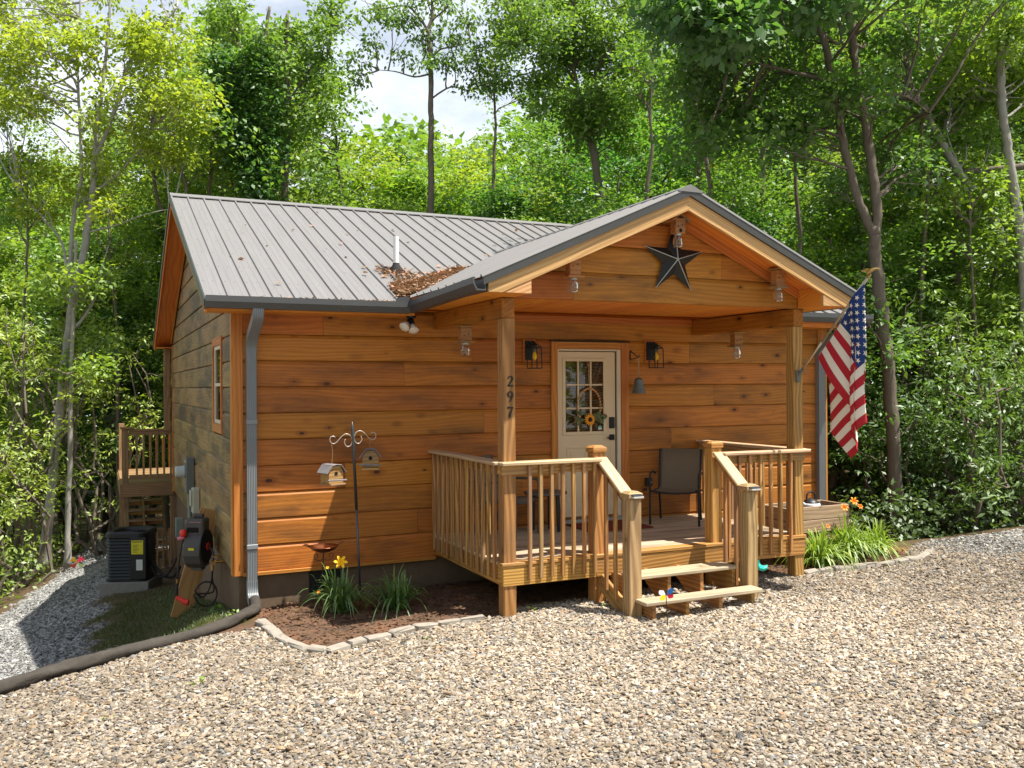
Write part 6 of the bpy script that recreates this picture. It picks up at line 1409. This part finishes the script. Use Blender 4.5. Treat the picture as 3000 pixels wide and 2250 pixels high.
custom('ivy_clad_tree', 'leaning trunk wrapped in dark green ivy behind the left roof end', [(A(d, (760, 720), (730, 560), (700, 440), (672, 330), (650, 240), (620, 150)), .10, .04)], [(at(760-110*t_/11+random.Random(t_).uniform(-14, 14), 600-430*t_/11, d-.3), .42, 20) for t_ in range(12)], (.50, .72, .75), leafL=.14, seed=20, twigs=False)
custom('ivy_clad_tree', 'upright trunk wrapped in dark green ivy, right of the leaning ivy trunk', [(A(d, (790, 720), (782, 560), (775, 440), (770, 320), (768, 220), (775, 120), (790, 20)), .10, .04)], [(at(772+random.Random(50+t_).uniform(-18, 18), 560-400*t_/9, d-.3), .36, 17) for t_ in range(10)], (.55, .78, .78), leafL=.14, seed=21, twigs=False)
custom('tall_tulip_tree', 'tall bright tree with its crown against the sky, left of the sky gap', [(A(24.5, (830, 720), (835, 560), (838, 420), (845, 280), (838, 150), (842, 40)), .11, .04), (A(24.5, (845, 300), (890, 230), (930, 190), (960, 160)), .03, .01), (A(24.5, (840, 330), (800, 260), (770, 190)), .03, .01)], cl(24.5, 47, 44, 640, 985, 10, 360, .52, 11, 1.4), GRN, per=24, leafL=.14, seed=27)
for k, (px_, D, y0, y1, r_, lean, lb) in enumerate(((1895, 20.0, 640, 150, .055, 25, 'thin bare stem just left of the porch peak'), (2085, 18.5, 700, 40, .06, -30, 'thin bare stem just right of the porch peak'), (2215, 19.5, 760, 60, .07, 40, 'thin dark stem above the middle of the right porch slope'), (2345, 17.5, 850, 120, .05, -35, 'thin dark stem above the flag finial'), (2690, 17.0, 1350, 330, .06, 30, 'thin dark stem right of the Y forked trunk'), (2880, 16.5, 1500, 560, .05, -40, 'thin dark stem below the leaning oak'), (2760, 19, 1300, 60, .075, -45, 'dark stem between the Y forked trunk and the leaning oak'), (1440, 25, 660, 180, .06, 20, 'thin stem above the right end of the ridge'), (560, 23, 640, 380, .05, -60, 'thin stem leaning left above the left roof corner'), (470, 24, 620, 330, .05, -70, 'thin stem leaning left beside the roof end'), (610, 24, 600, 340, .055, 10, 'thin upright stem above the left roof corner'), (350, 24, 1500, 600, .06, -30, 'thin stem behind the back deck'), (60, 22, 1600, 500, .055, 25, 'thin stem at the far left edge'), (1010, 26, 640, 330, .05, -40, 'thin stem above the vent pipe'), (2480, 18.5, 1560, 700, .07, -50, 'dark stem between the cabin corner and the Y forked trunk'))):
    pts = [(px_+lean*(y0-y)/(y0-y1)*.9+rgt.uniform(-8, 8), y) for y in np.linspace(y0, y1, 6)]
    custom('young_tree', lb, [(A(D, *pts), r_, r_*.35)], [(at(px_+lean+rgt.uniform(-90, 90), y1+rgt.uniform(-40, 160), D+rgt.uniform(-.2, 1)), .4, 7) for _ in range(7)], [MID, GRN, LIM][k % 3], leafL=.13, seed=80+k)['group'] = 'thin stemmed young trees in the wood'
# ---- overhanging oak twigs at the upper right, against the sky
d = 12.5
custom('overhanging_oak', 'dark oak branches hanging into the sky at the top right of the roof', [(A(d, (2760, -420), (2560, -230), (2420, -90), (2330, 0), (2250, 45), (2180, 70)), .07, .012), (A(d, (2330, 0), (2250, 10), (2180, -10), (2080, -30), (1980, 20)), .03, .01), (A(d, (2560, -230), (2300, -180), (2120, -80), (2030, 30)), .04, .012)], cl(d, 51, 22, 1960, 2160, -60, 110, .42, 9)+cl(d, 52, 10, 2190, 2420, -50, 30, .4, 7)+cl(d, 53, 16, 2000, 2800, -420, -120, .7, 14), (.50, .72, .80), leafL=.16, seed=22, R=.28)
# ---- rhododendrons
def shrub(name, label, base, H, W_, stems, ns, tint, seed, group, leafL=.125):
    rg = np.random.default_rng(seed); t = thing(name, label, 'shrub', tuple(base), 0, group); tb = MB(); cen = []
    for k in range(stems):
        a = rg.uniform(0, 6.28); e = np.array([math.cos(a)*W_*rg.uniform(.2, .8), math.sin(a)*W_*rg.uniform(.2, .8), H*rg.uniform(.65, 1.)]); p = wiggle(np.array([rg.normal(0, .15), rg.normal(0, .15), -.1]), e, 10, .42, rg)
        tb.tube(p, [.045*(1-.7*i/9) for i in range(10)], 6, cap=False)
        for q in range(5):
            j = rg.integers(3, 10); e2 = p[j]+rg.normal(0, .5, 3)*W_*.55+np.array([0, 0, .25]); s2 = wiggle(p[j], e2, 6, .4, rg); tb.tube(s2, [.022, .018, .014, .011, .008, .005], 5, cap=False)
            cen += [s2[i]+rg.normal(0, .13, 3) for i in (3, 4, 5, 5)]+[e2+rg.normal(0, .28, 3) for _ in range(ns)]
    tb.build('stems', M['bark'], t)
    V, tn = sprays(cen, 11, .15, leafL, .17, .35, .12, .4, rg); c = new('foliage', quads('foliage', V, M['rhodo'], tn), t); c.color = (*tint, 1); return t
gs_ = 'rhododendron shrubs at the edge of the wood'
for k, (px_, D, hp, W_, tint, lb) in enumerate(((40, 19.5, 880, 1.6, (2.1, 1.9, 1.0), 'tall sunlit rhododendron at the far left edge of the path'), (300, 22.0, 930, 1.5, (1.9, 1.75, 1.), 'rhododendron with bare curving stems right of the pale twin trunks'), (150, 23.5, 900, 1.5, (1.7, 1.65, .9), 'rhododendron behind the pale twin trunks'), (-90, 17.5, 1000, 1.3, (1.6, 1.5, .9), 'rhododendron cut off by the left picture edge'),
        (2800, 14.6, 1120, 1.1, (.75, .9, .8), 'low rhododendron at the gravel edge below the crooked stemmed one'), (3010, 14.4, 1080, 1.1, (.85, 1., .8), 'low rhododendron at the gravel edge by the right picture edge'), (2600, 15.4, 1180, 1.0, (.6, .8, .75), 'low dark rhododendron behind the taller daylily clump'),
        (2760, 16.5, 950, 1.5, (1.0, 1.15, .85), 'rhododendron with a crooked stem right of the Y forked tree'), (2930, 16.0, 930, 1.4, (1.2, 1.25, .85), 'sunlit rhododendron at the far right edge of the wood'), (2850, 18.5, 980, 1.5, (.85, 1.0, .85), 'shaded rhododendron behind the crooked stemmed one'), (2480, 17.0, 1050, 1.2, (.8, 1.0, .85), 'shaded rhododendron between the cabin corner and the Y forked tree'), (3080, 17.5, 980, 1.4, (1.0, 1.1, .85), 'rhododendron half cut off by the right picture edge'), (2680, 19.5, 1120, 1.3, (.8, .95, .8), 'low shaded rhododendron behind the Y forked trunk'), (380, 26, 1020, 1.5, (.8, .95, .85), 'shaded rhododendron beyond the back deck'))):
    P = at(px_, 1123, D); g0 = G(P.x, P.y); h = (1123-hp)/FPX*D+CAM_POS.z-g0
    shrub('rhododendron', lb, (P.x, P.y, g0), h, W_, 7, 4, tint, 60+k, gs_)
# ---- the wood beyond, one leafy mass; and the low cover at the wood's edge
n = 2600; a_ = RNG.uniform(math.radians(70), math.radians(290), n); r_ = RNG.uniform(26, 44, n)      # the wood goes on behind the camera too
xb = CAM_POS.x+np.sin(a_+YAW)*r_; yb = CAM_POS.y+np.cos(a_+YAW)*r_; zb_ = gz(xb, yb)+13*RNG.random(n)**.8
V, tn = sprays(np.column_stack([xb, yb, zb_]), 12, 1.0, .6, .34, rg=RNG); fw_ = new('surrounding_woodland', quads('surrounding_woodland', V, M['leaf'], tn)); tag(fw_, 'mass of green woodland on the other side of the gravel drive', 'woodland', kind='stuff')
n = 5200; px_ = RNG.uniform(-900, 3900, n); D = RNG.uniform(41, 58, n); top = np.interp(px_, *SKYL)+110; top = np.where(px_ < 560, np.maximum(top, 520), top); top = np.where((px_ > 1980) & (px_ < 2350), np.maximum(top, 260), top)
py_ = 1340-(1340-top)*RNG.random(n)**.75
C = np.array([at(a, b, c) for a, b, c in zip(px_, py_, D)])
V, tn = sprays(C, 12, .95, .55, .34, rg=RNG); fw_ = new('distant_woodland', quads('distant_woodland', V, M['leaf'], tn)); fw_.color = (1.0, 1.1, .8, 1); tag(fw_, 'mass of green woodland far behind the cabin', 'woodland', kind='stuff')
tbm = MB()
for k in range(70):
    P = at(RNG.uniform(-500, 3500), 1123, RNG.uniform(26, 45)); g0 = G(P.x, P.y); tbm.tube(wiggle((P.x, P.y, g0-.3), (P.x+RNG.normal(0, .8), P.y+RNG.normal(0, .8), g0+RNG.uniform(5, 8)), 7, .08, RNG), [.14*(1-.7*i/6)*1. for i in range(7)], 6, cap=False)
tag(tbm.build('distant_trees', M['barkdark']), 'dim far tree trunks showing between the nearer trees', 'woodland', kind='stuff')
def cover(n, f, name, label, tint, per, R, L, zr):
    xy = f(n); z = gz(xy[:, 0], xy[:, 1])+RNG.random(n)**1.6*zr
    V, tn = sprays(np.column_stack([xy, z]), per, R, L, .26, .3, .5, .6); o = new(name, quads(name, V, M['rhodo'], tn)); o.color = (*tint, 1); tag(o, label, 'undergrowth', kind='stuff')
def fr(n):
    D = np.concatenate([RNG.uniform(13.0, 15.5, n//2), RNG.uniform(14, 23, n-n//2)]); px_ = RNG.uniform(2430, 3250, n); xy = np.array([(P.x, P.y) for P in (at(a, 1123, b) for a, b in zip(px_, D))]); return xy[xy[:, 1] > yfront(xy[:, 0])+.25]
xyr = fr(800)
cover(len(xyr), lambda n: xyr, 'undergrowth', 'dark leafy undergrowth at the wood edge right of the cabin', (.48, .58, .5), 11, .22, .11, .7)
def fl(n):
    D = RNG.uniform(16, 28, n); px_ = RNG.uniform(-350, 340, n); xy = np.array([(P.x, P.y) for P in (at(a, 1123, b) for a, b in zip(px_, D))]); return xy[(xy[:, 0] < path_l(xy[:, 1])-.25)]
xyl = fl(900)
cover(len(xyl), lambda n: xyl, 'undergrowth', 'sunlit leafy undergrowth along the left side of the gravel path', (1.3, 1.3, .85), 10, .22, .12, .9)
# ---- moss grass by the cabin side, weeds
n = 15000; x = RNG.uniform(-1.6, .0, n); y = RNG.uniform(-1.0, 6.2, n); _, _, m_, _ = regions(x, y); k_ = RNG.random(n) < m_*.9+.03; x, y = x[k_], y[k_]; n = len(x)
z = gz(x, y)+(vnoise(x, y, 1.3, 3)-.5)*.05*sst(-8, 0, y); dd = rdir(n); dd[:, 2] = np.abs(dd[:, 2])+.6; nn = rdir(n); l = RNG.uniform(.02, .07, n)
o = new('moss_grass', quads('moss_grass', leaf_quads(np.column_stack([x, y, z]), dd, nn, l, RNG.uniform(.002, .005, n), .1), M['blade'], RNG.random(n))); o.color = (.55, .50, .32, 1); tag(o, 'short mossy grass on the bank beside the cabin', 'grass', kind='stuff')
def weed(px, py, label, n, L, tint=(1.3, 1.35, .8)):
    P = ray(px, py); C = np.array([[0, 0, .03]]); V, tn = sprays(C, n, L*.6, L, .3, .1, .4, .4); t = new('weed', quads('weed', V, M['leaf'], tn), None, (P.x, P.y, P.z)); t.color = (*tint, 1); tag(t, label, 'weed', group='small weeds in the gravel')
weed(578, 2010, 'lone green leafy weed in the gravel near the drain pipe', 7, .055); weed(1560, 1795, 'small weed in the gravel before the left porch post', 6, .045); weed(1775, 1780, 'small weed under the porch beside the left newel post', 7, .05)
weed(445, 1895, 'small weed beside the drain pipe on the bare soil', 6, .06); weed(1240, 1880, 'small weed by the edging stones', 5, .035); weed(315, 2110, 'flat weed in the gravel at the lower left', 6, .045)
weed(690, 1810, 'small weed by the cabin corner foundation', 8, .06); weed(640, 1790, 'weed beside the foot of the leaning plank', 10, .09, (.8, 1., .9)); weed(255, 1600, 'yellow green weed by the pale thin trunk', 14, .12, (1.7, 1.6, .8)); weed(60, 1700, 'weed at the left edge of the path', 9, .09)
